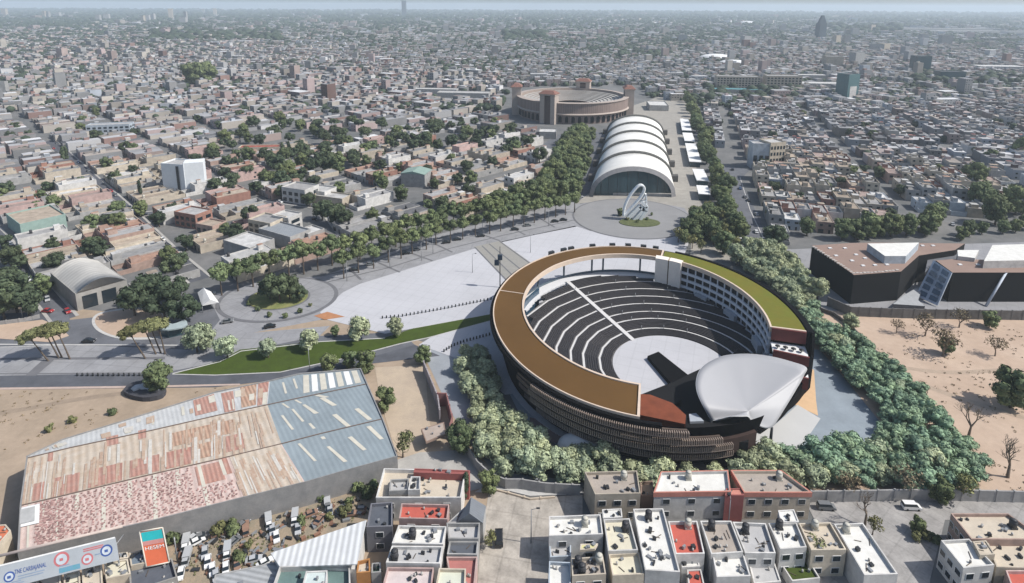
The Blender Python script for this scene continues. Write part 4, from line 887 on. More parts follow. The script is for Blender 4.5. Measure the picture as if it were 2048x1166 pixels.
for i,(x,y,w_,h,lab) in enumerate(((88,38,26,80,'leftmost far slim tower of the pair near the top left'),(96,38,24,76,'second far slim tower near the top left'),(115,36,34,60,'third far tower near the top left'),(8,34,40,95,'far tower at the top left corner'),
    (196,44,28,60,'far twin tower standing left of the dark park'),(213,42,36,62,'right far twin tower left of the dark park'),(285,46,22,60,'slim far tower left of the tall central-left one'),(296,45,22,62,'slim far tower second left of the tall central-left one'),(306,44,22,70,'slim far tower just left of the tall central-left one'),(342,40,30,110,'tallest far tower of the left skyline'),
    (371,44,20,90,'far tower with a spire right of the tallest'),(407,30,24,90,'lone pale far tower on the left skyline'),(430,32,30,100,'lone dark far tower on the left skyline'),(365,48,40,50,'squat far block beside the spire tower'),
    (1495,92,26,38,'dark mid-height block, left of the slim dark tower'),(1676,90,20,38,'narrow twin block right of the slim dark tower'),(1694,90,20,40,'second narrow twin block right of the slim dark tower'),(1711,74,26,44,'brown tower right of the twin blocks'),(1746,64,28,44,'grey far tower right of the brown one'),(1566,64,30,40,'grey far tower left of the slim dark tower'),
    (1755,104,30,26,'brown block below the brown tower'),(1772,104,26,28,'second brown block below the brown tower'),(1893,92,30,42,'pale grey tower on the far right plain'),(1718,132,22,34,'dark tower behind the teal glass office tower'),(1668,138,32,30,'dark teal block left of the dark tower'),(6,193,9,24,'white tower cut by the left edge'),(1365,84,30,30,'dark block far beyond the arched hall'))):
    block('far_tower',lab,(x,y),w_,w_*.8,h*.8,rnd.uniform(-20,20),W['grey'] if i%3 else W['beige'],Rf['grey'],bl=True)
def dome(label,px,a,b,h,m=None,nm='domed_hall'):
    c=G(*px); t=thing(nm,label,'hall',(c.x,c.y,0)); mb=MB(); n=24
    rg=[[(c.x+a*math.cos(u)*math.cos(f*1.57),c.y+b*math.sin(u)*math.cos(f*1.57),h*.35+h*.65*math.sin(f*1.57)) for u in [2*math.pi*i/n for i in range(n)]] for f in (0,.25,.5,.75,.95)]
    vs=[v for r_ in rg for v in r_]; mb.add(vs,[(k*n+i,k*n+(i+1)%n,(k+1)*n+(i+1)%n,(k+1)*n+i) for k in range(4) for i in range(n)]+[tuple(range(4*n,5*n))],0,True); mb.build('dome_roof',m or M_WHITE,t)
    mb=MB(); mb.prism([(c.x+a*.97*math.cos(u),c.y+b*.97*math.sin(u)) for u in [2*math.pi*i/n for i in range(n)]],0,h*.36); mb.build('wall',W['grey'],t); BLOCKED.append((c.x,c.y,max(a,b)+3)); return t
dome('white shallow dome far away, left of the slim dark tower',(1495,48),62,50,22)
dome('white domed hall in the middle distance on the right',(1432,118),38,28,12)
dome('second pale domed hall just right of the white one',(1468,128),32,24,9)
dome('white oval hall far beyond the bullring',(1300,48),50,30,16); dome('small white oval roof far beyond the bullring, on the left',(1118,35),60,30,14)
for i,(x,y,w_,d_,lab) in enumerate(((1820,60,900,60,'very long white factory roof along the right horizon'),(1985,66,600,50,'long white factory roof at the far right horizon'),(1720,47,700,50,'long white factory roof behind the slim dark tower'),(2010,140,90,40,'wide white shed roof at the right edge'),(1995,142,60,30,'x'),
   (925,196,70,22,'white angular shed roof left of the bullring'),(870,188,60,16,'long white shed roof farther left of the bullring'),(1650,176,70,26,'white flat shed left of the teal office tower'),(1620,158,60,20,'long white shed behind the beige hotels'),(1318,222,22,34,'pale flat-roofed pavilion at the end of the promenade'),(1095,278,16,16,'pale low kiosk roof in front of the bullring'),(1180,36,300,60,'pale factory roof on the horizon above the bullring'))):
    if lab!='x': block('shed',lab,(x,y),w_,d_,9 if w_>100 else 6,-6 if w_<100 else 0,W['grey'],Rf['white'])
# promenade pavilions: long white canopies
for i,(pts,wd,lab) in enumerate(((((1368,246),(1373,270)),11,'first'),(((1374,275),(1379,292)),11,'second'),(((1380,297),(1390,335)),11,'third'),(((1395,350),(1405,374)),10,'fourth'),(((1403,384),(1408,402)),9,'fifth'))):
    a,b=G(*pts[0]),G(*pts[1]); c=(a+b)/2; u=(b-a).normalized(); v=Vector((-u.y,u.x,0)); t=thing('promenade_pavilion','long white-roofed pavilion, %s from the far end of the promenade'%lab,'pavilion',(c.x,c.y,0),'white pavilions along the promenade')
    mb=MB(); mb.obox(c,u,v,(b-a).length/2,wd*.4,4.1,4.6); mb.build('roof',M_WHITE,t)
    mb=MB(); mb.obox(c,u,v,(b-a).length/2-.8,wd*.34,0,4.1); mb.build('glass_wall',M_GLASSB,t)
# ---------------------------------------------------------------- lots
VAN=G(330,520); 
def lots(o,e1,e2,n1,n2,bl1,bl2,st,rng,lw=8.2,ld=15.):
    "city blocks: rows of lots back to back along e1, two deep along e2"
    out_=[]
    for i in range(-n1,n1):
        for j in range(-n2,n2):
            b=o+e1*(i*(bl1+st))+e2*(j*(2*ld+st)) 
            for k in range(int(bl1//lw)):
                for s_ in (0,1): out_.append((b+e1*(k*lw+lw/2)+e2*(ld/2+s_*ld),s_))
    return out_
e1=Vector((.721,-.693,0)); e2=Vector((.693,.721,0)); f1=Vector((.957,-.29,0)); f2=Vector((.29,.957,0))
cand=[]
lr=random.Random(5)
def parkzone(px,py): return inside(px,py,[(430,335),(400,300),(520,250),(640,235),(800,262),(1000,240),(1080,300),(1080,330),(980,310),(880,300),(800,330),(700,345),(620,380),(560,385)])
for p,s_ in lots(Vector((-333,443,0))+e2*4.5+e1*(154.5-99+5),e1,e2,9,12,92,0,9,lr,9.3,26.4):
    px,py=PX(p.x,p.y)
    if -60<px<1110 and 225<py<640 and p.y<760 and p.x<.25*p.y+20 and not blocked(p.x,p.y,3):
        if parkzone(px,py) and lr.random()<.5: continue
        if lr.random()<.04: continue
        cand.append((p,s_,'L',math.atan2(e1.y,e1.x)))
for p,s_ in lots(Vector((131,278,0)),f1,f2,9,24,80,0,9,lr):
    px,py=PX(p.x,p.y)
    if 1400<px<2110 and 215<py<520 and p.y<900 and not blocked(p.x,p.y,4):
        if lr.random()<.04: continue
        cand.append((p,s_,'R',math.atan2(f1.y,f1.x)))
cand.sort(key=lambda c:c[0].length)
# named as individuals: the nearest ones in the picture
KN=290
LMK=[('the white tower block',G(375,383),'L'),('the green pitched hall',G(826,374),'L'),('the grey-vaulted warehouse',G(185,580),'L'),('the blue-grey roofed warehouse',G(550,490),'L'),('the green-walled hall',G(30,465),'L'),('the cypress pair',G(573,322),'L'),('the boulevard trees',G(860,440),'L'),('the striped apartment block',G(1560,336),'R'),('the shade-black building',G(1720,470),'R'),('the huge dark trees',G(1990,430),'R'),('the right-hand avenue',G(1500,400),'R')]
cnt={}; far=[]
for idx,(p,s_,zn,ang) in enumerate(cand):
    if idx>=KN: far.append((p,s_,zn,ang)); continue
    t,wk,rk,st=lr.choice(LPROTO if zn=='L' else RPROTO)
    lm=min((l for l in LMK if l[2]==zn),key=lambda l:(l[1]-p).length)
    key=(lm[0],wk,rk,st); cnt[key]=cnt.get(key,0)+1; n=cnt[key]
    lab='%s-storey %s house with %s roof%s near %s'%(('one','two','three')[st-1],wk,rk,'' if n==1 else ', %s nearest'%ordw(n),lm[0])
    if n>1: lab='%s-storey %s house, %s roof, %s such nearest %s'%(('one','two','three')[st-1],wk,rk,ordw(n),lm[0])
    o=copy_tree(t,(p.x,p.y,0),ang+(math.pi if s_ else 0),(lr.uniform(.96,1.02),1,lr.uniform(.85,1.15)),lab,'flat-roofed houses of the city blocks'); del o['_proto']
# the rest of the city as one mass
fm=MB(); NW=len(WK)
def fbox(mb,c,u,v,a,b,h,rng,wi=None,ri=None):
    P=[c-u*a-v*b,c+u*a-v*b,c+u*a+v*b,c-u*a+v*b]
    wi=rng.randrange(NW) if wi is None else wi; ri=rng.choice((0,0,1,1,1,2,2,3,4,4,5,6,7)) if ri is None else ri
    if P[0].length<1150 and h>3 and a>2:
        nw_=max(1,int(a/1.7)); uu=u if (v.y>0) else -u; vv=v if v.y>0 else -v; c0_=c-vv*(b+.06)
        for fl_ in range(max(1,int(h/3))):
            for k_ in range(nw_):
                if rng.random()<.25: continue
                q_=c0_+uu*(a*2*((k_+.5)/nw_-.5)); z_=fl_*3+.9; s_2=rng.uniform(.4,.9); mb.add([(q_.x-uu.x*s_2,q_.y-uu.y*s_2,z_),(q_.x+uu.x*s_2,q_.y+uu.y*s_2,z_),(q_.x+uu.x*s_2,q_.y+uu.y*s_2,z_+1.2),(q_.x-uu.x*s_2,q_.y-uu.y*s_2,z_+1.2)],[(0,1,2,3)],2*NW)
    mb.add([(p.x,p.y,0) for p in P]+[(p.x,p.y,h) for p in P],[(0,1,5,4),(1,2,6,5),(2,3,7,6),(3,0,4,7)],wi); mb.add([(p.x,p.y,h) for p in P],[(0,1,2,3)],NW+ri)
WL=(0,1,2,2,3,4,4,5,6,6,2); WR=(0,2,1,2,2,4,6,6,7,3)
RL=(0,1,1,2,2,4,4,7,5,1,2); RR=(1,1,2,2,2,4,7,5,0,2)
treec0=[]
for p,s_,zn,ang in far:
    u=Vector((math.cos(ang),math.sin(ang),0)); v=Vector((-u.y,u.x,0)); h=lr.choice((3.3,3.6,6.4,6.8,6.4) if zn=='L' else (6.4,6.8,9.5,3.5,7))
    fbox(fm,p,u,v,4.05 if zn=='R' else 4.5,7.2 if zn=='R' else lr.uniform(9,13),h,lr,lr.choice(WL if zn=='L' else WR),lr.choice(RL if zn=='L' else RR))
    fbox(fm,p+u*lr.uniform(-2,2)+v*lr.uniform(-4,4),u,v,1.6,1.8,h+2.3,lr)
    if lr.random()<.24: treec0.append((p.x+lr.uniform(-3,3),p.y+lr.uniform(-5,5),9))
    if lr.random()<.5: fbox(fm,p+u*lr.uniform(-3,3)+v*lr.uniform(-5,5),u,v,.6,.6,h+1.5,lr,2,5)
# distance bands
D=560.
treec=list(treec0)
while D<11000:
    cw=max(10.,D*.0085); half=D*.92+60; x=-half
    tn=max(16,cw*1.3)
    while x<half:
        cx_=x+lr.uniform(-.25,.25)*cw; cy_=D+lr.uniform(-.35,.35)*cw*1.3; px,py=PX(cx_,cy_)
        x+=cw*1.22
        if not(-40<px<2090): continue
        if (px<1110 and py>225 and cy_<760 and cx_<.25*cy_+20) or (1400<px and py>215 and cy_<900): 
            continue
        if blocked(cx_,cy_,cw*.5): continue
        if cy_<760 and not (px>1290 or px<1110 or cy_>560): continue
        nz=noise.noise(Vector((cx_*.0016,cy_*.0011,3.1)))+.35*noise.noise(Vector((cx_*.008,cy_*.006,9)))
        g=(.13 if D<2200 else .05)+max(0,nz+(.08 if D<2200 else -.05))*1.0
        if lr.random()<g: treec.append((cx_,cy_,cw)); continue
        st=noise.noise(Vector((cx_*.004,cy_*.003,7)))
        if abs(st)<.02: continue
        a=.35*math.sin(cx_*.001+cy_*.0007)+(-.7 if px<1000 and D<1100 else -.2); u=Vector((math.cos(a),math.sin(a),0)); v=Vector((-u.y,u.x,0))
        big=lr.random(); h=lr.choice((3.4,3.6,6.4,6.6,7,9.5)) *(1+D/9000)
        aa,bb=cw*.5*lr.uniform(.75,1.12),cw*.62*lr.uniform(.7,1.1)
        if big<.02: aa*=2.6; bb*=1.3; h*=1.3
        elif big<.04: h*=2.4; aa*=1.2
        warm=noise.noise(Vector((cx_*.0012,cy_*.001,1)))>0
        fbox(fm,Vector((cx_,cy_,0)),u,v,aa,bb,h,lr,lr.choice(WL if warm else WR),0 if .02>big or (D>2000 and lr.random()<.3) else lr.choice(RL if warm else RR))
        if lr.random()<.35 and D<2500: fbox(fm,Vector((cx_+lr.uniform(-.3,.3)*cw,cy_,0)),u,v,aa*.4,bb*.35,h+2.6,lr)
        if lr.random()<(.62 if D<2200 else .3): treec.append((cx_+cw*.6,cy_-cw*.5,cw))
    D+=cw*1.5
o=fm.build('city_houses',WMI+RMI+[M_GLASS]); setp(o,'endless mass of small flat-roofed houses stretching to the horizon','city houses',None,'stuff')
ft=MB(); tr_=random.Random(8)
def ico(mb,c,rx,rz,rng,sub=1):
    clump(mb,c,rx,rng,0,rz/rx,sub)
_t=[]
for s_ in range(6):
    m=MB(); clump(m,(0,0,0),1,tr_,0,.8,1); _t.append(m)
def blob(mb,c,r):
    m=tr_.choice(_t); a=tr_.random()*6.28; ca,sa=math.cos(a),math.sin(a); mb.add([(c[0]+(x*ca-y*sa)*r,c[1]+(x*sa+y*ca)*r,c[2]+z*r) for x,y,z in m.v],m.f,0,True)
for x,y,cw in treec:
    for _ in range(2):
        r=max(3.2,cw*.42)*tr_.uniform(.7,1.2); blob(ft,(x+tr_.uniform(-.5,.5)*cw,y+tr_.uniform(-.6,.6)*cw,r*.7),r)
# dark wooded parks far away
for (x0,x1,y0,y1,n) in ((300,560,66,84,330),(1010,1090,68,84,120),(1240,1340,108,120,90),(1660,1800,55,66,60),(880,1000,128,150,60),(1400,1600,180,205,80),(1830,2048,150,170,120),(500,760,125,145,60)):
    for _ in range(n):
        p=G(tr_.uniform(x0,x1),tr_.uniform(y0,y1)); r=max(6,p.y*.005)*tr_.uniform(.8,1.5); blob(ft,(p.x,p.y,r*.7),r)
o=ft.build('far_trees',leafm('far_leaves',(.055,.075,.042),(.03,.042,.03),0)); setp(o,'dark far-off trees scattered between the distant houses','trees',None,'stuff')
# trees between the mid-distance houses, each one its own
cityt=[]
for i in range(2500):
    px=lr.uniform(0,2048); py=lr.uniform(228,600); p=G(px,py)
    z=parkzone(px,py); 
    if inside(px,py,NOB): continue
    if lr.random()>(.9 if z else .12): continue
    if any((p.x-a)**2+(p.y-b)**2<c*c for a,b,c in BLOCKED): continue
    if any((p-q).length<6 for q in cityt): continue
    cityt.append(p)
cityt.sort(key=lambda q:q.length)
for i,p in enumerate(cityt[:290]):
    lm=min(LMK,key=lambda l:(l[1]-p).length); cnt[lm[0]]=cnt.get(lm[0],0)+1
    z=parkzone(*PX(p.x,p.y)); plant(T_CITY if lr.random()<.7 else T_ROUND,p,lr.uniform(.55,.9)*(1.15 if z else .9),'dark green tree rising between the roofs, %s nearest to %s'%(ordw(cnt[lm[0]]),lm[0]),'trees between the city houses')
# ================================================================ LEFT GREY-VAULTED WAREHOUSE
a,b,c_,d=G(156,622),G(258,592),G(240,545),G(112,585)
# footprint from its near front corners (base) and depth towards the back
vw=thing('vaulted_warehouse','grey warehouse with low pale vaulted roof and dark open front','warehouse',((a+b)/2))
u=(b-a).normalized(); v=Vector((-u.y,u.x,0)); c0=(a+b)/2; hw=(b-a).length/2
dl=(G(106,578)-a); LN=dl.length; dl=dl.normalized()
vw_P=[c0-u*hw,c0+u*hw,c0+u*hw+dl*LN,c0-u*hw+dl*LN]
mb=MB(); parapet(mb,vw_P,0,7.0,.5,.3); mb.build('wall',mat('weathered_grey_wall',(.34,.325,.30),var=.3,scale=.2),vw)
mb=MB(); n=14; 
for j in range(4):
    pass
Pv=[]
for j in range(5):
    q=dl*(LN*j/4)
    for i in range(n+1): t=i/n; Pv.append(c0-u*hw*(1-2*t)*.985+q+Vector((0,0,7.3+3.8*math.sin(math.pi*t))))
mb.add(Pv,[(j*(n+1)+i,j*(n+1)+i+1,(j+1)*(n+1)+i+1,(j+1)*(n+1)+i) for j in range(4) for i in range(n)]+[tuple(range(n+1)),tuple(range(4*(n+1)+n,4*(n+1)-1,-1))],0,True); mb.build('vaulted_roof',mat('pale_vault',(.46,.445,.415),var=.15,scale=.2,stripe=(dl.x,dl.y,2.4,.12)),vw)
for k in (-.5,.25): mb=MB(); mb.obox(c0+u*hw*k-v*.06,u,v,hw*.28,.08,.1,5.6); mb.build('gate',M_GLASS,vw)
BL2=[]
# ================================================================ BIG RUSTED WAREHOUSE
def px_of(line,t): return (line[0][0]+(line[1][0]-line[0][0])*t,line[0][1]+(line[1][1]-line[0][1])*t)
wh=thing('rusted_warehouse','huge warehouse with rusty patched roof sheets on the left and blue sheets on the right','warehouse',G(400,930))
# roof nodes: (px, py, z); rows run along the length, from the top edge to the bottom edge
TOPL=[(53,914,7),(125,880,7),(300,826,7),(430,785,7),(540,762,7),(600,748,7),(722,738,7)]
R1=[(53,917,7.6),(140,896,7.6),(300,862,7.6),(440,830,7.6),(535,810,7.6),(600,796,7.6),(735,768,7.6)]
R2=[(40,1012,7.6),(130,991,7.8),(300,950,7.8),(440,918,7.8),(563,888,7.8),(640,868,7.8),(766,838,7.8)]
R3=[(35,1106,6.6),(130,1083,6.6),(300,1045,6.6),(470,1001,6.6),(611,966,6.6),(690,943,6.6),(795,914,6.6)]
WP_=[[G(*q) for q in r] for r in (TOPL,R1,R2,R3)]
M_TIN=mat('pale_tin_sheet',(.50,.505,.50),var=.18,scale=.25,fine=.12,stripe=(.82,.57,1.1,.08))
M_TAN=mat('tan_rust_sheet',(.53,.475,.41),scale=.35,fine=.2,stripe=(.82,.57,1.6,.14),col2=(.44,.35,.26))
M_PINK=mat('pinkish_patched_sheet',(.56,.46,.42),scale=.5,fine=.3,stripe=(.82,.57,1.4,.14),col2=(.50,.37,.325))
M_RUST=mat('red_rust_sheet',(.40,.20,.155),scale=.6,fine=.3,stripe=(.82,.57,1.0,.22),col2=(.42,.27,.22))
M_BLUR=mat('blue_grey_sheet',(.25,.295,.32),var=.2,scale=.1,fine=.05,stripe=(.82,.57,1.3,.07))
M_SKYL=mat('cream_skylight',(.56,.53,.45),var=.15,scale=.4)
def roofpt(u,v):
    "u along the length 0..6 node index, v 0..3 row index"
    u=max(0,min(5.9999,u)); v=max(0,min(2.9999,v)); i=int(u); j=int(v); a=WP_[j][i].lerp(WP_[j][i+1],u-i); b=WP_[j+1][i].lerp(WP_[j+1][i+1],u-i); return a.lerp(b,v-j)
def roofsheet(name,u0,v0,u1,v1,m,dz=.0,parent=None,sk=0):
    nu=max(1,int(math.ceil(abs(u1-u0)*2)))
    mb=MB(); vs=[]
    for k in range(nu+1):
        for (vv,ss) in ((v0,0),(v1,sk)): p=roofpt(u0+(u1-u0)*k/nu+ss,vv)+Vector((0,0,dz)); vs.append(p)
    mb.add(vs,[(2*k,2*k+1,2*k+3,2*k+2) for k in range(nu)],0); return mb.build(name,m,parent or wh)
def strip(v0,v1,u0,u1,m,nm): 
    for i in range(int(u0),int(math.ceil(u1))):
        roofsheet(nm,max(i,u0),v0,min(i+1,u1),v1,m)
strip(0,1,0,4,M_TIN,'roof_sheet'); strip(0,1,4,6,M_BLUR,'roof_sheet')
strip(1,2,0,4,M_TAN,'roof_sheet'); strip(1,2,4,6,M_BLUR,'roof_sheet')
strip(2,3,0,4,M_PINK,'roof_sheet'); strip(2,3,4,6,M_BLUR,'roof_sheet')
roofsheet('tan_sheet',3.15,2.0,3.98,2.99,M_TAN,.06)
for (u0,v0,u1,v1,m) in ((.25,1.62,.52,1.97,M_RUST),(.68,1.6,1.15,1.98,M_RUST),(1.26,1.6,1.66,1.97,M_RUST),(1.75,1.6,2.13,1.96,M_RUST),(2.22,1.6,2.58,1.96,M_RUST),(2.66,1.58,3.0,1.9,mat('orange_rust_sheet',(.46,.33,.24),scale=.5,fine=.25,stripe=(.82,.57,1,.3),col2=(.40,.24,.17))),(2.3,1.18,3.25,1.5,mat('orange_rust_sheet',(0,0,0))),(3.1,1.55,3.4,1.9,M_RUST),
    (2.65,.05,2.98,.8,M_RUST),(3.1,.1,3.32,.95,M_RUST),(3.45,.02,3.75,.9,mat('orange_rust_sheet',(0,0,0))),(3.78,.0,3.98,.95,M_RUST),(1.45,.8,1.6,1.15,M_RUST),(1.85,.85,1.95,1.15,M_RUST),(.5,.95,.62,1.2,M_RUST),(2.62,2.06,2.98,2.5,M_RUST),(3.0,2.0,3.1,2.4,M_RUST)): roofsheet('rusted_sheet',u0,v0,u1,v1,m,.07)
for i in range(10): roofsheet('translucent_sheet',.18+i*.31,2.02,.23+i*.31,2.4 if i%2 else 2.97,M_SKYL,.08)
wr=random.Random(4)
mb=MB(); 
for i in range(1150):
    u_=.36+(i%50)/50*2.72+wr.uniform(-.02,.02)+.02*((i//50)%2); v_=2.05+(i//50)/23*.9+wr.uniform(-.012,.012); 
    if wr.random()<.12: continue
    if 2.55<u_<3.1 and v_<2.55: continue
    p=roofpt(u_,v_)+Vector((0,0,.1)); d_=Vector((.97,.24,0)) if wr.random()<.5 else Vector((.6,-.8,0)); e=Vector((-d_.y,d_.x,0)); s1=wr.uniform(.16,.34); s2=wr.uniform(.12,.2)
    q=[p-d_*s1-e*s2,p+d_*s1-e*s2,p+d_*s1+e*s2,p-d_*s1+e*s2]; mb.add([(x.x,x.y,p.z) for x in q]+[(x.x,x.y,p.z-.12) for x in q],[(0,1,2,3),(0,4,5,1),(1,5,6,2),(2,6,7,3),(3,7,4,0)])
o=mb.build('scattered_brick',mat('dark_brick_bits',(.34,.21,.19),isl=.4),wh); o['kind']='stuff'
for (u_,v0,v1) in ((4.25,1.35,1.75),(4.6,1.25,1.62),(4.95,1.2,1.5),(5.25,1.12,1.4),(4.35,2.1,2.6),(4.85,1.7,2.15),(5.3,1.62,2.0),(5.65,1.6,1.95),(4.95,2.35,2.8),(5.35,2.25,2.65),(5.7,2.1,2.5),(4.4,1.05,1.2),(4.8,1.03,1.15),(5.2,1.02,1.14),(4.4,.2,.7),(4.75,.15,.6)): roofsheet('skylight',u_,v0,u_+.07,v1,M_SKYL,.07,sk=.12)
for k in range(7): roofsheet('white_sheet',5.05+k*.13,.08,5.14+k*.13,.85,M_WHITE if k%2 else M_SKYL,.07)
M_STRK=[mat('rust_streak',(.40,.27,.19),scale=1,fine=.3,col2=(.47,.38,.30)),mat('pale_streak',(.55,.52,.47),scale=1,fine=.2),mat('brown_streak',(.36,.24,.17),scale=1,fine=.3,col2=(.45,.36,.29))]
for i in range(150):
    u_=wr.uniform(0,3.95); v0=wr.choice((1,1,1,2)); 
    if v0==2: u_=wr.uniform(3.1,3.95)
    a_=v0+wr.uniform(.02,.7); roofsheet('weathered_sheet',u_,a_,u_+wr.uniform(.015,.05),min(v0+.99,a_+wr.uniform(.15,.8)),wr.choice(M_STRK),.09+.0004*i)
for i in range(26):
    u_=wr.uniform(.3,3.9); a_=wr.uniform(.02,.5); roofsheet('weathered_sheet',u_,a_,u_+wr.uniform(.03,.12),min(.99,a_+wr.uniform(.2,.5)),wr.choice((M_STRK[1],M_SKYL,M_STRK[0])),.09+.0004*i)
for v_ in (1,2): 
    mb=MB(); mb.path([roofpt(i*.5,v_)+Vector((0,0,.12)) for i in range(13)],.16,4); mb.build('roof_ridge',mat('dark_rust',(.16,.12,.10)),wh)
mb=MB(); E_=[WP_[0][i] for i in range(7)]+[WP_[1][6],WP_[2][6],WP_[3][6]]+[WP_[3][i] for i in range(5,-1,-1)]+[WP_[2][0],WP_[1][0]]
E_=[p.copy() for p in E_]; cc=sum(E_,Vector())/len(E_)
vs=[(p.x,p.y,p.z+.35) for p in E_]+[(p.x,p.y,0) for p in E_]; n=len(E_)
vs+=[(p.x+(cc.x-p.x)*.006,p.y+(cc.y-p.y)*.012,p.z+.35) for p in E_]+[(p.x+(cc.x-p.x)*.006,p.y+(cc.y-p.y)*.012,p.z-.1) for p in E_]
mb.add(vs,[(i,(i+1)%n,n+(i+1)%n,n+i) for i in range(n)]+[(i,(i+1)%n,2*n+(i+1)%n,2*n+i) for i in range(n)]+[(2*n+i,2*n+(i+1)%n,3*n+(i+1)%n,3*n+i) for i in range(n)]); mb.build('wall',mat('stained_grey_wall',(.30,.29,.28),scale=.35,fine=.15,col2=(.20,.20,.20)),wh)
roofsheet('small_white_roof',.0,2.07,.44,2.5,M_WHITE,.25); roofsheet('grey_roof_hatch',.02,2.12,.34,2.44,mat('hatch_grey',(.42,.42,.41)),.4)
# ================================================================ BILLBOARDS
def board(t,px,z0,z1,m,name,lean=0):
    "panel standing between two ground points"
    a,b=G(*px[0]),G(*px[1]); return a,b
lb=thing('billboard','long grey-blue roof billboard with round red and blue emblems and blue lettering','billboard',G(120,1150))
# corners surveyed at their heights
c4=[G(-60,1146,11),G(230,1075,11),G(238,1120,7.2),G(-60,1196,7.2)]
def quad_panel(name,c4,th,m,parent):
    n=(c4[1]-c4[0]).cross(c4[3]-c4[0]).normalized()
    if n.y>0: n=-n
    mb=MB(); vs=[p for p in c4]+[p-n*th for p in c4]; mb.add(vs,[(0,1,2,3),(7,6,5,4),(0,4,5,1),(1,5,6,2),(2,6,7,3),(3,7,4,0)]); return mb.build(name,m,parent),n
pn,nn=quad_panel('panel',c4,.2,mat('billboard_grey',(.37,.40,.43),var=.12,scale=.3),lb)
def bp(s,t,d=.03): return (c4[0].lerp(c4[1],s)).lerp(c4[3].lerp(c4[2],s),t)+nn*d
def bq(name,s0,t0,s1,t1,m,d=.03,parent=None):
    q=[bp(s0,t0,d),bp(s1,t0,d),bp(s1,t1,d),bp(s0,t1,d)]; mb=MB(); mb.add(q,[(0,1,2,3)]); return mb.build(name,m,parent or lb)
M_INKB=mat('blue_ink',(.05,.10,.30)); M_INKR=mat('red_ink',(.52,.16,.17)); M_INKG=mat('grey_ink',(.24,.30,.40)); M_PALE=mat('pale_print',(.52,.57,.62))
bq('top_rail',0,-.04,1,.03,M_WHITE,.06)
def disc(s,t,r,m,d): 
    c=bp(s,t,d); ux=(c4[1]-c4[0]).normalized(); uy=(c4[0]-c4[3]).normalized(); return [c+ux*r*math.cos(a)+uy*r*math.sin(a) for a in [2*math.pi*i/28 for i in range(28)]]
for (s,t,r,m1,m2) in ((.255,.55,.95,M_INKB,M_PALE),(.61,.36,1.35,M_INKR,M_PALE),(.785,.62,1.05,M_INKR,M_PALE),(.925,.46,1.1,M_INKB,M_PALE)):
    mb=MB(); mb.add(disc(s,t,r,m1,.03),[tuple(range(28))]); o=mb.build('emblem',m1,lb); mb=MB(); mb.add(disc(s,t,r*.72,m2,.09),[tuple(range(28))]); mb.build('emblem_ring',m2,o)
    q=disc(s,t,r*.5,m1,.06); mb=MB(); mb.add([bp(s-.012,t-.05,.15),bp(s+.012,t-.05,.15),bp(s+.012,t+.06,.15),bp(s-.012,t+.06,.15)],[(0,1,2,3)]); mb.build('emblem_mark',m1,o)
def letter(txt,base,ux,uy,hgt,m,parent,name='lettering',wid=None):
    cu=bpy.data.curves.new('t','FONT'); cu.body=txt; cu.size=1; cu.extrude=.01; ob=bpy.data.objects.new('t',cu); COL.objects.link(ob); bpy.context.view_layer.update()
    dg=bpy.context.evaluated_depsgraph_get(); me=bpy.data.meshes.new_from_object(ob.evaluated_get(dg)); bpy.data.objects.remove(ob)
    xs=[v.co.x for v in me.vertices]; w0=max(xs)-min(xs); kx=(wid/w0) if wid else hgt
    off=parent.location; nz=ux.cross(uy)
    for v in me.vertices: v.co=base+ux*((v.co.x-min(xs))*kx)+uy*(v.co.y*hgt)+nz*v.co.z-off
    me.materials.clear(); me.materials.append(m); o=bpy.data.objects.new(name,me); COL.objects.link(o); o.parent=parent; return o
BU=(c4[1]-c4[0]).normalized(); BV=(c4[0]-c4[3]).normalized()
letter('TNE CARBAJANAL',bp(.29,.50,.05),BU,BV,1.15,M_INKB,lb,wid=5.3)
for (s0,t0,s1) in ((.31,.60,.49),(.31,.70,.48),(.27,.78,.33),(.27,.86,.35)): bq('fine_print',s0,t0,s1,t0+.045,M_INKG)
for (s0,t0,s1) in ((.765,.16,.91),(.765,.24,.91),(.84,.50,.885),(.59,.62,.66)): bq('fine_print',s0,t0,s1,t0+.05,M_INKR if t0<.3 else M_INKG)
bq('blue_brush_patch',.585,.72,.73,.93,mat('blue_print',(.16,.28,.42),scale=1.5,col2=(.10,.30,.36)))
mb=MB()
for s in (.02,.2,.4,.6,.8,.98):
    p=bp(s,.5,-.2); mb=MB(); mb.tube((p.x,p.y+.6,0),(p.x,p.y+.6,10),.18,.18,6); mb.tube((p.x,p.y+.6,9.5),(p.x,p.y+3,9.5),.1,.1,4); mb.build('post',M_STEEL,lb)
mb=MB(); q=[c4[0]+Vector((0,2.6,.2)),c4[1]+Vector((0,2.6,.2))]; mb.tube(q[0],q[1],.35,.35,4); mb.build('back_beam',mat('pinkish_beam',(.5,.42,.38)),lb)
sb=thing('billboard','small red and teal advertising board with white frame and white lettering','billboard',G(310,1130))
c4s=[G(279,1063,9.5),G(325,1055,9.5),G(339,1124,4),G(293,1134,4)]
mb=MB()
pn,nn=quad_panel('panel',c4s,.25,mat('red_print',(.56,.13,.06),var=.1),sb)
def sp_(s,t,d=.04): return (c4s[0].lerp(c4s[1],s)).lerp(c4s[3].lerp(c4s[2],s),t)+nn*d
for nm,t0,t1,m in (('teal_print',.04,.30,mat('teal_print',(.02,.36,.38))),('grey_print',.30,.42,mat('rose_print',(.48,.22,.20)))):
    mb=MB(); mb.add([sp_(.05,t0),sp_(.95,t0),sp_(.95,t1),sp_(.05,t1)],[(0,1,2,3)]); mb.build(nm,m,sb)
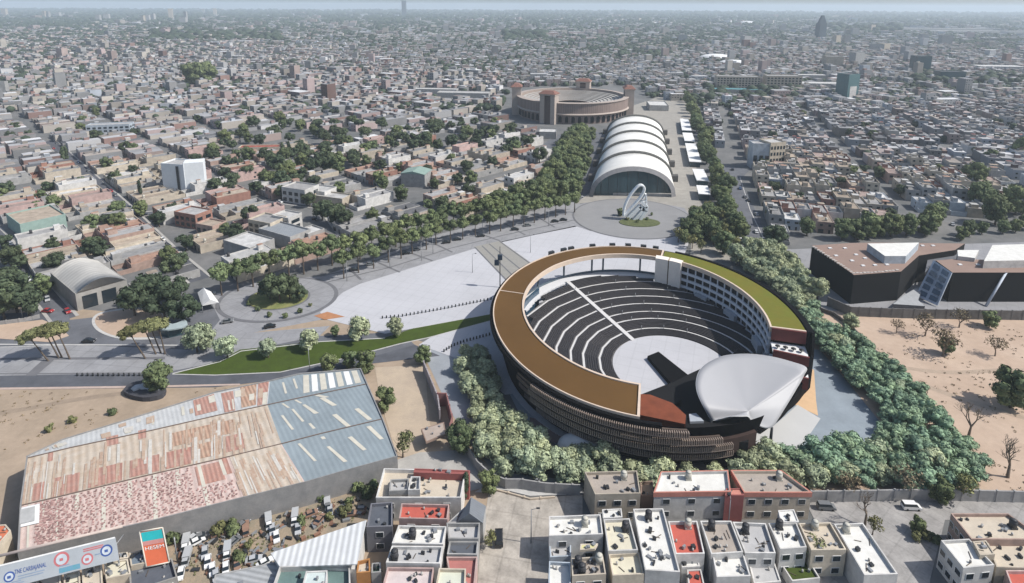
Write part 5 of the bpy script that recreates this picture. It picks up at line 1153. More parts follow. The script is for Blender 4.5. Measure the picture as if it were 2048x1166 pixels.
SU=(c4s[1]-c4s[0]).normalized(); SV=(c4s[0]-c4s[3]).normalized(); letter('HESEM',sp_(.10,.55,.06),SU,SV,.95,M_WHITE,sb,wid=3.6)
mb=MB()
for a,b in ((0,1),(1,2),(2,3),(3,0)): mb.tube(c4s[a]+nn*.05,c4s[b]+nn*.05,.16,.16,4)
mb.build('frame',mat('cream_frame',(.62,.58,.5)),sb)
for s in (.1,.9): p=sp_(s,.9,-.3); mb=MB(); mb.tube((p.x,p.y+3.2,0),(p.x,p.y+3.2,6.5),.15,.15,6); mb.build('post',M_STEEL,sb)
# ================================================================ NEAR HOUSES
def qhouse(name,label,q,h,wk,rk,front=None,nwin=0,st=2,tank=None,items=0,par=.75,z0=0,cat='house',side=0,trim=None,tankm=None):
    wm=WM[wk] if isinstance(wk,str) else wk; rm=RM[rk] if isinstance(rk,str) else rk
    P=[G(x,y,h) for x,y in q]; c=sum(P,Vector())/4; t=thing(name,label,cat,(c.x,c.y,0))
    P0=[Vector((p.x,p.y,0)) for p in P]; rg=random.Random(int(q[0][0]*7+q[0][1]))
    mb=MB(); parapet(mb,P0,z0,h,par,.28); mb.build('wall',wm,t)
    mb=MB(); Q=inset(P0,.22); mb.add([(p.x,p.y,h) for p in Q],[(0,1,2,3)]); mb.build('roof',rm,t)
    if trim: 
        mb=MB(); parapet(mb,inset(P0,-.12),h-.5,h-.0,par+.04,.3); mb.build('cornice',trim,t)
    bl,brr,fr_,fl_=P0
    def wins(a,b,n,nm='window'):
        u=(b-a).normalized(); v=Vector((u.y,-u.x,0)); L=(b-a).length
        if v.dot(c-a)>0: v=-v
        for k in range(st):
            for i in range(n):
                p=a+u*(L*(i+.5)/n); z=h/st*k+1.0; mb=MB(); mb.obox(p+v*.05,u,v,min(.8,L/n*.32),.06,z,z+1.25,1); mb.obox(p+v*.03,u,v,min(.8,L/n*.32)+.1,.05,z-.1,z+1.35,0); mb.build('window',[M_WHITE,M_GLASS],t)
    if nwin: wins(fl_,fr_,nwin)
    if side: wins(fl_ if side<0 else fr_,bl if side<0 else brr,abs(side))
    def bil(s,t_): return bl.lerp(brr,s).lerp(fl_.lerp(fr_,s),t_)
    for i,tk in enumerate(tank or ()):
        p=bil(*tk); tankmb(p.x,p.y,h,.78,1.55).build('water_tank',tankm or (M_TANK if (i+len(label))%2 else M_TANKW),t)
    for i in range(int(items*1.5)+3):
        p=bil(rg.uniform(.12,.88),rg.uniform(.12,.88)); mb=MB(); a=rg.random()*3
        k=rg.random(); u=Vector((math.cos(a),math.sin(a),0)); v=Vector((-u.y,u.x,0))
        if k<.5: mb.obox(p,u,v,rg.uniform(.2,.55),rg.uniform(.15,.4),h+.02,h+rg.uniform(.3,.8)); mb.build('roof_vent',M_STEEL if k<.25 else M_DARK,t)
        elif k<.75: mb.tube((p.x,p.y,h),(p.x,p.y,h+.6),.22,.22,8); mb.build('roof_pipe',M_CONC,t)
        else: mb.obox(p,u,v,rg.uniform(.6,1.1),.06,h+.02,h+.12); mb.build('roof_plank',M_BARK,t)
    return t
M_SAL=mat('salmon_trim',(.52,.22,.17)); M_DKRED=mat('dark_red_render',(.30,.10,.09)); M_TAUPE=mat('taupe_roof',(.40,.35,.30),scale=.3,fine=.15,col2=(.31,.27,.235)); M_WROOF=mat('white_roof_coat',(.72,.71,.67),scale=.5,fine=.06,col2=(.58,.57,.53)); M_CREAMR=mat('cream_roof_coat',(.66,.62,.48),scale=.5,fine=.06,col2=(.55,.51,.40)); M_REDR=mat('red_roof_coat',(.52,.12,.085),scale=.4,fine=.06,col2=(.42,.10,.075)); M_GREYR=mat('grey_roof_coat',(.46,.455,.45),scale=.4,fine=.08,col2=(.38,.375,.37)); M_SLATE=mat('slate_dark',(.10,.11,.13),var=.2); M_BEIGR=mat('beige_roof_coat',(.56,.49,.39),scale=.3,fine=.12,col2=(.46,.40,.32))
# left column
qhouse('house','house with beige roof and dark red back parapet, topmost by the driveway',[(768,944),(932,948),(922,1003),(752,1003)],5.5,'white',M_BEIGR,nwin=3,items=12,par=1.1)
qhouse('roof_room','dark red wall room along the back of the topmost beige house',[(829,938),(940,942),(938,950),(827,946)],7.2,M_DKRED,M_DKRED,cat='room',par=.2)
qhouse('house','low white room with round-fronted roof beside the beige roof',[(781,964),(818,962),(816,985),(778,988)],6.6,'grey',M_GREYR,items=1)
qhouse('house','small white roof box in the middle of the beige roof',[(822,958),(841,958),(840,985),(816,985)],7.0,'white',M_WROOF)
qhouse('house','house with bright red roof between white parapets',[(803,1012),(899,1014),(895,1044),(798,1042)],6.2,'pink',M_REDR,items=4,nwin=2)
qhouse('house','dark courtyard house with black roof well',[(742,1012),(785,1009),(785,1058),(733,1060)],6.0,mat('slate_wall',(.17,.17,.19)),M_SLATE,nwin=1)
qhouse('house','white-roofed house with round tank below the red roof',[(797,1056),(893,1058),(886,1094),(784,1092)],6.6,'white',M_WROOF,items=8,tank=((.35,.5),))
qhouse('house','pale grey-roofed house below the white-roofed one',[(784,1097),(886,1098),(880,1133),(772,1131)],6.4,'white',M_GREYR,items=3,tank=((.12,.6),))
qhouse('house','pinkish-roofed house cut by the bottom edge',[(775,1140),(868,1141),(862,1190),(762,1190)],6.0,'pink',mat('pinkish_white_roof',(.60,.52,.50)),items=4)
qhouse('house','pale green-roofed house cut by the bottom edge',[(878,1142),(932,1143),(930,1195),(868,1194)],6.2,'cream',mat('pale_green_roof',(.58,.60,.50),var=.1))
qhouse('house','house with plain grey wall terrace next to the slate gable',[(893,1052),(960,1052),(957,1084),(897,1084)],5.6,'grey',M_GREYR,par=.9)
qhouse('house','house with black flat roof beside the cul-de-sac',[(899,1088),(957,1088),(954,1115),(894,1114)],5.0,'grey',M_SLATE)
qhouse('house','house with dull red roof beside the cul-de-sac kerb',[(893,1119),(955,1119),(948,1190),(905,1190)],4.8,'pink',mat('dull_red_roof',(.42,.17,.15)),items=1)
qhouse('house','small orange-walled house at the end of the corrugated roof',[(716,1128),(740,1122),(741,1150),(713,1152)],5.0,mat('orange_wall',(.42,.20,.07)),M_BEIGR)
qhouse('house','small dark green roofed house beside the orange-walled one',[(744,1132),(762,1130),(762,1150),(743,1152)],4.6,'grey',mat('dark_green_roof',(.06,.14,.09)))
gh=qhouse('gabled_house','slate-dark gabled house beside the head of the cul-de-sac',[(930,1014),(972,1012),(966,1046),(895,1046)],5.2,'grey',M_SLATE,par=.1)
P=[G(x,y,5.3) for x,y in ((930,1014),(972,1012),(966,1046),(912,1046))]; ra=(P[0]+P[1])/2+Vector((-1,0,2.6)); rb=(P[2]+P[3])/2+Vector((0,0,2.6)); mb=MB(); mb.add([P[0],P[1],P[2],P[3],ra,rb],[(3,5,4,0),(1,4,5,2),(0,4,1),(2,5,3)]); mb.build('gable_roof',mat('slate_tiles',(.17,.185,.205),stripe=(0,1,.6,.2)),gh)
# corrugated white roof and blocks at the bottom
cr_t=thing('corrugated_shed','white corrugated lean-to roof at the edge of the scrapyard','shed',G(640,1120))
P=[G(541,1106,5.5),G(733,1040,7),G(714,1128,7),G(560,1134,5.5)]; mb=MB(); mb.add(P+[p-Vector((0,0,.25)) for p in P],[(3,2,1,0),(4,5,6,7),(0,1,5,4),(1,2,6,5),(2,3,7,6),(3,0,4,7)]); mb.build('corrugated_roof',mat('white_corrugated',(.64,.65,.65),var=.08,stripe=(1,.12,1.35,.25)),cr_t)
mb=MB(); mb.prism(inset([Vector((p.x,p.y,0)) for p in P],.4),0,5.2); mb.build('wall',W['white'],cr_t)
qhouse('house','white house with teal courtyard at the bottom edge below the corrugated roof',[(560,1142),(700,1136),(702,1200),(540,1200)],4.6,'white',mat('teal_court',(.13,.20,.19)),items=0,par=1.2)
qhouse('roof_room','pale boxy roof room over the teal courtyard',[(612,1144),(655,1142),(652,1190),(600,1190)],6.6,'white',mat('pale_aqua_roof',(.55,.62,.60)),cat='room',par=.2)
qhouse('low_shed','long grey corrugated shed roof at the bottom of the scrapyard',[(430,1150),(560,1122),(560,1200),(420,1200)],3.4,'grey',mat('grey_corrugated',(.36,.37,.375),stripe=(.2,1,1.2,.25)),cat='shed',par=.1)
# houses beside the billboards
for i,(q,m,lab) in enumerate((([(62,1148),(122,1138),(122,1190),(60,1190)],M_BEIGR,'small cream-roofed house under the long billboard, nearest the left edge'),([(128,1148),(160,1143),(162,1190),(128,1190)],M_CREAMR,'narrow cream-roofed house under the middle of the long billboard'),([(164,1138),(204,1130),(206,1185),(166,1190)],M_BEIGR,'cream house with pale roof under the blue emblem'),([(208,1126),(256,1120),(262,1150),(212,1160)],M_CREAMR,'yellowish-roofed house next to the small red billboard'),([(238,1108),(256,1106),(258,1118),(240,1120)],M_WROOF,'tiny white roof hut at the right end of the long billboard'),([(258,1108),(290,1100),(292,1128),(262,1134)],mat('blue_slate_roof',(.17,.21,.25)),'blue-grey roofed shed between the two billboards'))):
    qhouse('small_house',lab,q,4.4,'cream',m,items=2,par=.3)
qhouse('brick_house','brown-walled low house below the small red billboard',[(258,1140),(345,1122),(356,1160),(262,1190)],3.4,mat('grey_block_wall',(.28,.27,.25)),M_SLATE)
qhouse('red_roof_house','narrow house with bright red-orange roof at the left edge',[(-20,1052),(12,1050),(22,1062),(-20,1110)],7,'cream',mat('orange_red_roof',(.55,.17,.09)),par=.2)
qhouse('white_hut','small white roofed room with a skylight at the bottom of the scrapyard',[(318,1150),(345,1148),(350,1190),(318,1190)],3,'white',M_WROOF,par=.2)
# right cluster, back row
qhouse('apartment_house','taupe-roofed apartment house at the left end of the back row',[(1169,949),(1274,946),(1281,992),(1190,994)],6.8,'beige',M_TAUPE,nwin=3,tank=((.72,.25),),items=4)
qhouse('courtyard_house','low brown-walled courtyard between two apartment houses',[(1280,968),(1306,966),(1306,996),(1282,996)],3.2,mat('brown_wall',(.28,.2,.16)),M_DIRT)
qhouse('apartment_house','white apartment house with salmon cornice and white roof',[(1322,949),(1455,946),(1460,988),(1308,990)],6.9,'white',M_WROOF,nwin=3,tank=((.42,.25),),items=3,trim=M_SAL)
qhouse('apartment_house','beige apartment house with salmon cornice and taupe roof',[(1462,946),(1562,946),(1622,990),(1488,990)],6.9,'beige',M_TAUPE,nwin=4,tank=((.8,.3),),items=4,trim=M_SAL)
qhouse('stair_tower','salmon stair recess between the white and the beige apartment house',[(1452,978),(1484,978),(1488,992),(1450,992)],7.2,M_DKRED,M_SAL,cat='stair tower',par=.2)
# right cluster, front row
qhouse('house','white-roofed house at the left corner of the front row',[(1098,1038),(1201,1034),(1206,1074),(1098,1077)],6.3,'white',M_WROOF,items=6,nwin=2,tank=((.68,.4),))
qhouse('house','low teal-grey terrace in front of the corner white roof',[(1098,1094),(1142,1093),(1142,1118),(1100,1120)],3.6,'pale blue',M_GREYR)
qhouse('house','pale terrace house at the bottom left of the front row',[(1098,1128),(1140,1130),(1142,1185),(1096,1185)],4.6,'pale blue',M_WROOF)
qhouse('house','grey-roofed house with yellow awning and many tanks',[(1143,1122),(1206,1118),(1212,1154),(1144,1158)],6.2,'beige',M_TAUPE,items=7,tank=((.2,.3),(.85,.2),(.3,.7)),nwin=2)
qhouse('awning','pale yellow rooftop awning behind the many-tank house',[(1161,1088),(1196,1087),(1190,1098),(1160,1100)],7,'cream',mat('yellow_awning',(.62,.58,.30)),cat='awning',par=.05,z0=6.5)
qhouse('house','cream-roofed house, second in the front row',[(1207,1044),(1259,1042),(1276,1106),(1216,1108)],6.4,'white',M_CREAMR,items=5,tank=((.75,.3),))
qhouse('house','cream-roofed lower part in front of the second front-row house',[(1217,1114),(1278,1110),(1288,1154),(1225,1157)],5.6,'cream',M_CREAMR,items=1)
qhouse('roof_room','small white roof room at the back of the second front-row house',[(1204,1020),(1243,1018),(1245,1036),(1206,1038)],7.0,'white',M_WROOF,cat='room',par=.2)
qhouse('house','long white-roofed house with round tank, third in the front row',[(1266,1023),(1326,1022),(1360,1150),(1290,1146)],6.6,'white',M_WROOF,items=13,tank=((.45,.14),))
qhouse('house','bright red flat-roofed house in the front row',[(1336,1048),(1394,1047),(1409,1113),(1351,1114)],6.2,'white',M_REDR,tank=((.65,.12),),tankm=M_TANKW,items=1)
qhouse('house','small red lower roof in front of the bright red house',[(1374,1141),(1402,1140),(1412,1185),(1378,1185)],4.0,'white',M_REDR,par=.25)
qhouse('house','white-fronted step below the bright red roof',[(1360,1122),(1396,1120),(1400,1134),(1364,1136)],4.4,'white',M_WROOF,par=.2)
qhouse('house','taupe-roofed house right of the bright red roof',[(1400,1047),(1462,1047),(1486,1110),(1422,1114)],6.3,'white',M_TAUPE,items=4,tank=((.3,.18),))
qhouse('house','white lower roof in front of the taupe-roofed house',[(1425,1117),(1487,1114),(1501,1158),(1433,1160)],5.4,'white',M_WROOF,items=2)
qhouse('house','grey-roofed house with many vents, fifth in the front row',[(1465,1049),(1531,1052),(1551,1112),(1490,1112)],6.1,'white',M_GREYR,items=6,nwin=2,tank=((.3,.25),))
qhouse('house','white-roofed house with curved pipe, sixth in the front row',[(1536,1052),(1592,1050),(1613,1100),(1560,1104)],6.2,'white',M_WROOF,items=2,nwin=2,tank=((.35,.1),))
qhouse('roof_room','small white roof room behind the sixth front-row house',[(1556,1022),(1588,1020),(1598,1045),(1562,1046)],7.0,'white',M_WROOF,cat='room',par=.2)
qhouse('house','beige-roofed house beside the palm-like tree',[(1597,1052),(1660,1050),(1692,1105),(1622,1106)],6.2,'cream',M_BEIGR,items=3,tank=((.45,.12),),nwin=2)
qhouse('house','long bright white-roofed house at the right end of the front row',[(1667,1053),(1725,1051),(1795,1154),(1728,1156)],6.2,'white',M_WROOF,items=3,tank=((.3,.12),),side=3)
qhouse('garden_wall','white walled front garden below the sixth front-row house',[(1553,1118),(1612,1114),(1640,1160),(1584,1166)],1.9,'white',M_GRASS,cat='garden wall',par=.5)
qhouse('low_house','low white garage roof between the front-row gardens',[(1496,1122),(1546,1118),(1562,1165),(1508,1170)],3.0,'white',M_GREYR,par=.3)
qhouse('house','tan flat-roofed brick house at the right edge of the street',[(1901,1032),(2015,1032),(2090,1085),(1942,1084)],6.4,'salmon',M_BEIGR,items=6,tank=((.82,.45),),side=-4)
qhouse('house','white boxy house in front of the tan-roofed brick house',[(1881,1086),(1937,1083),(1988,1136),(1926,1142)],6.3,'white',M_WROOF,side=-3,nwin=2)
qhouse('house','tan-roofed house cut by the lower right corner',[(1972,1088),(2080,1088),(2090,1142),(1992,1140)],5.4,'cream',M_BEIGR,items=4)
qhouse('house','house with red roof strip in the lower right corner',[(2010,1146),(2100,1146),(2100,1200),(2030,1200)],5.0,'pink',M_REDR)
qhouse('roof_room','pale roof box between the white boxy house and the tan roof',[(1945,1084),(1972,1082),(1990,1110),(1960,1112)],7.2,'cream',M_BEIGR,cat='room',par=.2)
# ================================================================ BUILDING ON THE RIGHT, WALLS COLOURED BLACK FOR SHADE
bb=thing('shade_black_building','wide building with jagged walls painted black for shade and brown roof beyond the sandy lot','building',G(1700,600))
M_BRF=mat('brown_flat_roof',(.27,.19,.155),var=.12,scale=.1,fine=.06)
def pr(name,px,z0,z1,m,top,par_=bb):
    mb=MB(); mb.prism([G(x,y,z1) for x,y in px],z0,z1,0,1); return mb.build(name,[m,top],par_)
pr('left_wing',[(1624,491),(1700,486),(1745,485),(1930,487),(1910,500),(1838,511),(1802,543),(1708,550)],0,13,M_BLK2,M_BRF)  # shade on the walls of both wings is put into their near-black colour
mb=MB(); P=[G(x,y,13) for x,y in ((1628,494),(1668,520),(1708,547),(1752,545),(1802,540))]
for a,b in zip(P,P[1:]):
    n_=int((b-a).length/1.6)
    for i in range(n_):
        p=a.lerp(b,i/n_); mb.box(p.x-.7,p.y-.25+.12*math.sin(i*1.7),12.7,p.x+.5,p.y+.5,13.25+.1*math.sin(i*2.3),0)
mb.build('jagged_eaves',mat('pale_eaves',(.5,.46,.42)),bb)
pr('roof_lantern',[(1735,487),(1838,485),(1812,512),(1770,512)],12.9,16.5,W['pale blue'],M_WROOF)
for (x,y) in ((1660,497),(1690,497),(1672,512),(1712,510),(1704,522),(1730,517),(1750,531),(1774,530),(1726,532),(1845,492),(1866,492)): p=G(x,y,13); mb=MB(); mb.obox(p,Vector((1,0,0)),Vector((0,1,0)),.7,.5,13,13.4); mb.build('roof_skylight',M_WHITE,bb)
pr('right_wing',[(1872,521),(1905,518),(2200,524),(2200,545),(1905,545)],0,13.2,M_BLK2,M_BRF)
for (x,y) in ((1920,530),(1956,530),(1992,531),(2026,532)): p=G(x,y,13.2); mb=MB(); mb.obox(p,Vector((1,0,0)),Vector((0,1,0)),.7,.5,13.2,13.6); mb.build('roof_skylight',M_WHITE,bb)
pr('rooftop_block',[(1985,490),(2060,488),(2080,520),(1968,522)],13.1,16.5,W['white'],M_WROOF)
pr('rooftop_block',[(1915,500),(1958,500),(1950,516),(1916,512)],13.1,15,W['white'],M_WROOF)
mb=MB()
a,b,c5,d5=G(1868,521,13.3),G(1905,546,13.3),G(1876,612,.5),G(1832,592,.5)
fr5=MB(); n5=(b-a).cross(d5-a).normalized(); n5=n5 if n5.x<0 else -n5
fr5.add([a+n5*.3,b+n5*.3,c5+n5*.3,d5+n5*.3,a,b,c5,d5],[(0,1,2,3),(0,4,5,1),(3,2,6,7),(0,3,7,4),(1,5,6,2)]); fr5.build('stair_wall',mat('pale_blue_frame',(.50,.55,.62)),bb)
for i in range(5):
    for j in range(2):
        q=lambda s,t_:a.lerp(b,s).lerp(d5.lerp(c5,s),t_)+n5*.36
        mb=MB(); s0=.1+j*.46; t0=.05+i*.19; mb.add([q(s0,t0),q(s0+.33,t0),q(s0+.33,t0+.13),q(s0,t0+.13)],[(0,1,2,3)]); mb.build('window',mat('blue_window',(.09,.14,.20),rough=.2,spec=.5),bb)
for px_ in (((2012,545),(1972,612)),):
    p,q=G(px_[0][0],px_[0][1],13),G(px_[1][0],px_[1][1],.2); mb=MB(); mb.tube(p,q,.55,.55,4); mb.build('diagonal_beam',mat('pale_blue_frame',(0,0,0)),bb)
pr('low_annex',[(1786,608),(1808,590),(1836,574),(1846,574),(1836,600),(1850,612)],0,2.5,M_SLATE,mat('annex_roof',(.36,.37,.38)))
mb=MB(); 
for (x0,y0,x1,y1,z) in ((1845,570,1880,500,9),(1858,505,1860,500,12)): mb.tube(G(x0,y0,3),G(x1,y1,z),.4,.4,4)
mb.build('white_brace',M_WHITE,bb)
pr('link_bridge',[(1858,505),(1915,503),(1912,520),(1872,521),(1850,545)],9,10.2,M_DARK,mat('link_roof',(.14,.145,.16)))
# walls -------------------------------------------------------------------
def wall(label,px,h,m,th=.35,name='boundary_wall',cap=True):
    P=[G(*p) for p in px]; t=thing(name,label,'wall',P[len(P)//2]); mb=MB(); cb=MB()
    for a,b in zip(P,P[1:]):
        u=(b-a).normalized(); v=Vector((-u.y,u.x,0)); mb.obox((a+b)/2,u,v,(b-a).length/2,th/2,0,h)
    mb.build('wall_panel',m,t)
    for k,(p,ag) in enumerate(along(px,4.2)):
        mb=MB(); u=Vector((math.cos(ag),math.sin(ag),0)); v=Vector((-u.y,u.x,0)); mb.obox(p,u,v,.22,th/2+.1,0,h+.15); mb.build('wall_pier',m,t)
    return t
M_WG=mat('boundary_grey',(.36,.35,.34),scale=.4,fine=.1,col2=(.25,.245,.24)); M_WD=mat('dark_boundary',(.17,.165,.16),scale=.4,fine=.2,col2=(.11,.105,.10))
wall('curved grey block wall round the head of the cul-de-sac',[(905,872),(935,910),(955,942),(980,965),(1010,978),(1040,978),(1090,986),(1160,990)],3.0,M_WG)
wall('long grey wall behind the lower right street',[(1620,1004),(1700,1003),(1800,1001),(1900,1001),(2060,1005),(2300,1012)],3.2,M_WG)
wall('dark wall along the near side of the shade-black building',[(1655,612),(1700,632),(1800,636),(1900,638),(2048,640),(2300,640)],4.0,M_WD)
wall('low wall closing the corner of the sandy lot',[(1640,622),(1668,632),(1700,656),(1760,718)],1.6,M_WD)
wall('retaining wall between dirt drive and service path',[(848,745),(862,780),(876,815),(880,845)],4.2,mat('grey_violet_wall',(.33,.30,.31)))
wall('maroon wall at the lower end of the dirt drive',[(876,812),(893,812),(905,860),(900,880)],4.5,mat('maroon_render',(.27,.13,.12)))
wall('fence wall of the yard beside the red car',[(-40,655),(40,645),(80,636)],1.6,M_WG)
wall('low beige kerb wall across the cul-de-sac head',[(985,980),(1010,986),(1060,1000),(1110,996)],.5,mat('beige_kerbwall',(.5,.42,.33)))
qhouse('gate_roof','brown flat gate roof beside the lower end of the dirt drive',[(842,858),(888,844),(892,868),(852,884)],3.5,mat('brown_wall',(0,0,0)),mat('brown_gate_roof',(.40,.33,.28)),cat='gate roof',par=.05,z0=2.9)
qhouse('gate_house','tiny white gatehouse at the top of the service path',[(848,697),(862,698),(858,708),(844,706)],2.6,'white',M_WROOF,cat='gatehouse',par=.1)
# bus shelter, tent, covered dump
bs=thing('bus_shelter','curved dark glass shelter with grey roof beside the dusty island','shelter',G(345,660)); mb=MB(); P=smooth_poly([(310,655),(335,660),(372,652),(370,640),(345,648),(318,640)],True,3); mb.prism([G(x,y,4) for x,y in P],3.6,4.1); mb.build('roof',mat('shelter_roof',(.34,.40,.41)),bs); mb=MB(); mb.prism(inset([G(x,y,4) for x,y in [(314,654),(335,658),(368,650),(368,642),(345,650),(320,643)]],.5),0,3.6); mb.build('glass_wall',M_GLASSB,bs)
tn=thing('white_tent','white pitched tent behind the trees left of the small round plaza','tent',G(415,612)); P=[G(x,y,3) for x,y in ((395,585),(422,583),(438,605),(404,612))]; ap=(P[0]+P[1])/2+Vector((0,0,2)); ap2=(P[2]+P[3])/2+Vector((0,0,2)); mb=MB(); mb.add(P+[ap,ap2],[(3,5,4,0),(1,4,5,2),(0,4,1),(2,5,3)]); mb.build('tent_roof',M_WHITE,tn)
for p in P: mb=MB(); mb.tube((p.x,p.y,0),p,.12,.12,5); mb.build('tent_pole',M_STEEL,tn)
dm=thing('covered_dump','grey tarpaulin-covered enclosure beside the lower road','enclosure',G(290,785)); mb=MB(); P=smooth_poly([(248,785),(262,768),(300,762),(330,770),(325,790),(285,797)],True,3); mb.prism([G(x,y,1.2) for x,y in P],0,1.6); mb.build('dark_fence',mat('fence_dark',(.06,.06,.07),fine=.3),dm)
mb=MB(); 
for (x,y,r) in ((275,775,1.8),(290,772,2.0),(305,774,1.9),(318,775,1.4)): p=G(x,y,1.6); clump(mb,(p.x,p.y,1.6),r,rnd,0,.3,2)
mb.build('tarpaulin',mat('tarp_grey',(.42,.44,.46),var=.3,scale=1),dm)

# weeds and litter ----------------------------------------------------------
def weeds(name,label,poly,n,r0,r1,m,seed):
    rg=random.Random(seed); W_=[G(*q) for q in poly]; P_=[(p.x,p.y) for p in W_]; X=[p[0] for p in P_]; Y=[p[1] for p in P_]; mb=MB(); k=0
    while k<n:
        x=rg.uniform(min(X),max(X)); y=rg.uniform(min(Y),max(Y)); k+=1
        if not inside(x,y,P_) or noise.noise(Vector((x*.05,y*.05,seed)))<-.05: continue
        leaves(mb,(x,y,.15),rg.uniform(r0,r1),7,.22,rg,0,.35)
    o=mb.build(name,m); setp(o,label,'weeds',None,'stuff')
weeds('weeds','dry tufts of grass dotted over the sandy lot',[(1650,650),(2048,650),(2048,980),(1980,980),(1900,850),(1760,720)],700,.2,.7,L_DRY,5)
weeds('weeds','dry tufts of grass over the brown field beside the warehouse',[(-100,785),(240,780),(470,775),(300,820),(100,870),(0,910)],420,.2,.6,L_DRY,6)
weeds('weeds','green and dry weeds growing between the wrecks',[(345,1085),(745,985),(735,1030),(560,1100),(530,1150),(350,1150)],420,.2,.6,L_OLIVE,7)
# ================================================================ VEHICLES
CARC={'white':(.75,.75,.74),'silver':(.42,.43,.44),'black':(.02,.02,.022),'red':(.35,.03,.03),'grey':(.16,.165,.17),'blue':(.05,.09,.2),'rusty':(.28,.17,.12)}
CM={k:mat('car_paint_'+k,v,rough=.3 if k!='rusty' else .8,spec=.5,var=.06 if k!='rusty' else .3) for k,v in CARC.items()}
def car_proto(kind,col):
    t=thing(kind,'x','car',(0,0,0),local=True); t['_proto']=1
    if kind in('parked_car','wrecked_car'): L,Wd,prof,cab=4.4,1.75,[(-2.2,.35),(-2.2,.85),(-1.6,.98),(1.2,.95),(2.15,.72),(2.2,.35)],[(-1.55,.97),(-1.1,1.45),(.35,1.45),(1.15,.94)]
    elif kind=='parked_van': L,Wd,prof,cab=5.0,1.95,[(-2.5,.4),(-2.5,1.2),(-2.3,1.25),(1.6,1.2),(2.45,.9),(2.5,.4)],[(-2.42,1.24),(-2.3,2.0),(.9,2.0),(1.65,1.18)]
    elif kind=='scrap_truck': L,Wd,prof,cab=6.6,2.2,[(-3.3,.6),(-3.3,.95),(1.2,.95),(1.25,1.4),(3.0,1.4),(3.1,.5)],[(1.3,1.38),(1.35,2.3),(2.6,2.3),(3.0,1.4)]
    else: L,Wd,prof,cab=11,2.5,[(-5.5,.4),(-5.5,1.3),(5.5,1.3),(5.5,.4)],[(-5.48,1.28),(-5.45,2.4),(5.4,2.4),(5.48,1.28)]
    def ext(prof,w0,w1,mi=0):
        mb=MB(); n=len(prof); zt_=max(p[1] for p in prof); zb=min(p[1] for p in prof)
        f=lambda z:w0+(w1-w0)*(z-zb)/max(zt_-zb,.01)
        vs=[(x,-f(z)/2,z) for x,z in prof]+[(x,f(z)/2,z) for x,z in prof]
        mb.add(vs,[tuple(range(n)),tuple(range(2*n-1,n-1,-1))]+[(i,n+i,n+(i+1)%n,(i+1)%n) for i in range(n)],mi); return mb
    ext(prof,Wd,Wd*.96).build('body',CM[col],t)
    ext(cab,Wd*.93,Wd*.78).build('cabin_glass',M_GLASS,t)
    z1=cab[1][1]; mb=MB(); mb.box(cab[1][0]-.02,-Wd*.39,z1-.02,cab[2][0]+.05,Wd*.39,z1+.06); mb.build('roof_panel',CM[col],t)
    if kind=='scrap_truck': mb=MB(); mb.box(-3.3,-1.15,.96,1.1,1.15,2.5 if col in('white','silver') else 1.5); mb.build('cargo_box',CM['silver' if col!='rusty' else 'rusty'],t)
    r=.34 if L<6 else .45
    if kind!='wrecked_car' or col!='rusty':
        for x in (-L*.3,L*.3):
            for s in (-1,1): mb=MB(); mb.tube((x,s*(Wd/2-.2),r),(x,s*(Wd/2+.02),r),r,r,12); mb.build('wheel',M_RUBBER,t)
    for s in (-1,1): mb=MB(); xe=prof[-1][0]; mb.box(xe-.12,s*Wd*.36-.16,.62,xe+.02,s*Wd*.36+.16,.78); mb.build('headlight',M_WHITE,t)
    PROTO.append(t); return t
CP={}
def car(kind,col,px,rot,label,group=None,s=1.0,cat=None,z=.1):
    k=(kind,col)
    if k not in CP: CP[k]=car_proto(kind,col); bpy.context.view_layer.update()
    o=copy_tree(CP[k],G(px[0],px[1],z),R(rot),(s,s,s),label,group); o['category']=cat or {'parked_car':'car','wrecked_car':'car','parked_van':'van','scrap_truck':'truck','city_bus':'bus'}[kind]
    del o['_proto']; return o
car('parked_van','black',(998,1080),92,'black people carrier parked at the kerb of the cul-de-sac',s=.95)
car('parked_car','black',(178,684),4,'black car driving on the junction beside the umbrella pines')
car('parked_car','red',(96,624),-5,'small red car in the side street by the yard fence')
car('parked_van','grey',(1652,1017),-4,'grey hatchback parked below the wall, left one of two',s=.85)
car('parked_van','white',(1822,1017),-3,'white estate car parked below the wall, right one of two',s=.88)
car('parked_car','grey',(455,645),20,'grey car on the road under the small round plaza, left')
car('parked_car','black',(540,655),18,'black car on the road under the small round plaza, right')
car('parked_car','white',(322,655),-60,'white car beside the curved shelter',s=.9)
for i,(x,y,r,c,k) in enumerate(((1514,365,80,'black','parked_car'),(1490,395,80,'grey','parked_car'),(1497,402,80,'black','parked_car'),(1513,430,80,'silver','parked_car'),(1465,340,75,'black','parked_car'),(1512,465,82,'white','parked_car'),(1440,322,70,'grey','parked_car'),(1480,378,78,'blue','parked_car'),(1525,480,82,'grey','parked_car'))): car(k,c,(x,y),r,'%s car on the right-hand avenue, %s from the top'%(c,ordw(1+sorted([365,395,402,430,340,465,322,378,480]).index(y))),'cars on the right-hand avenue')
for i,(x,y,r,c) in enumerate(((1435,395,75,'white'),(1452,450,72,'white'),(1478,478,70,'white'))): car('city_bus',c,(x,y),r,('white bus beside the promenade, farthest of three','long white bus in the gap between the trees, middle of three','white bus beside the promenade, nearest of three')[i],'white buses beside the promenade',s=1.15)
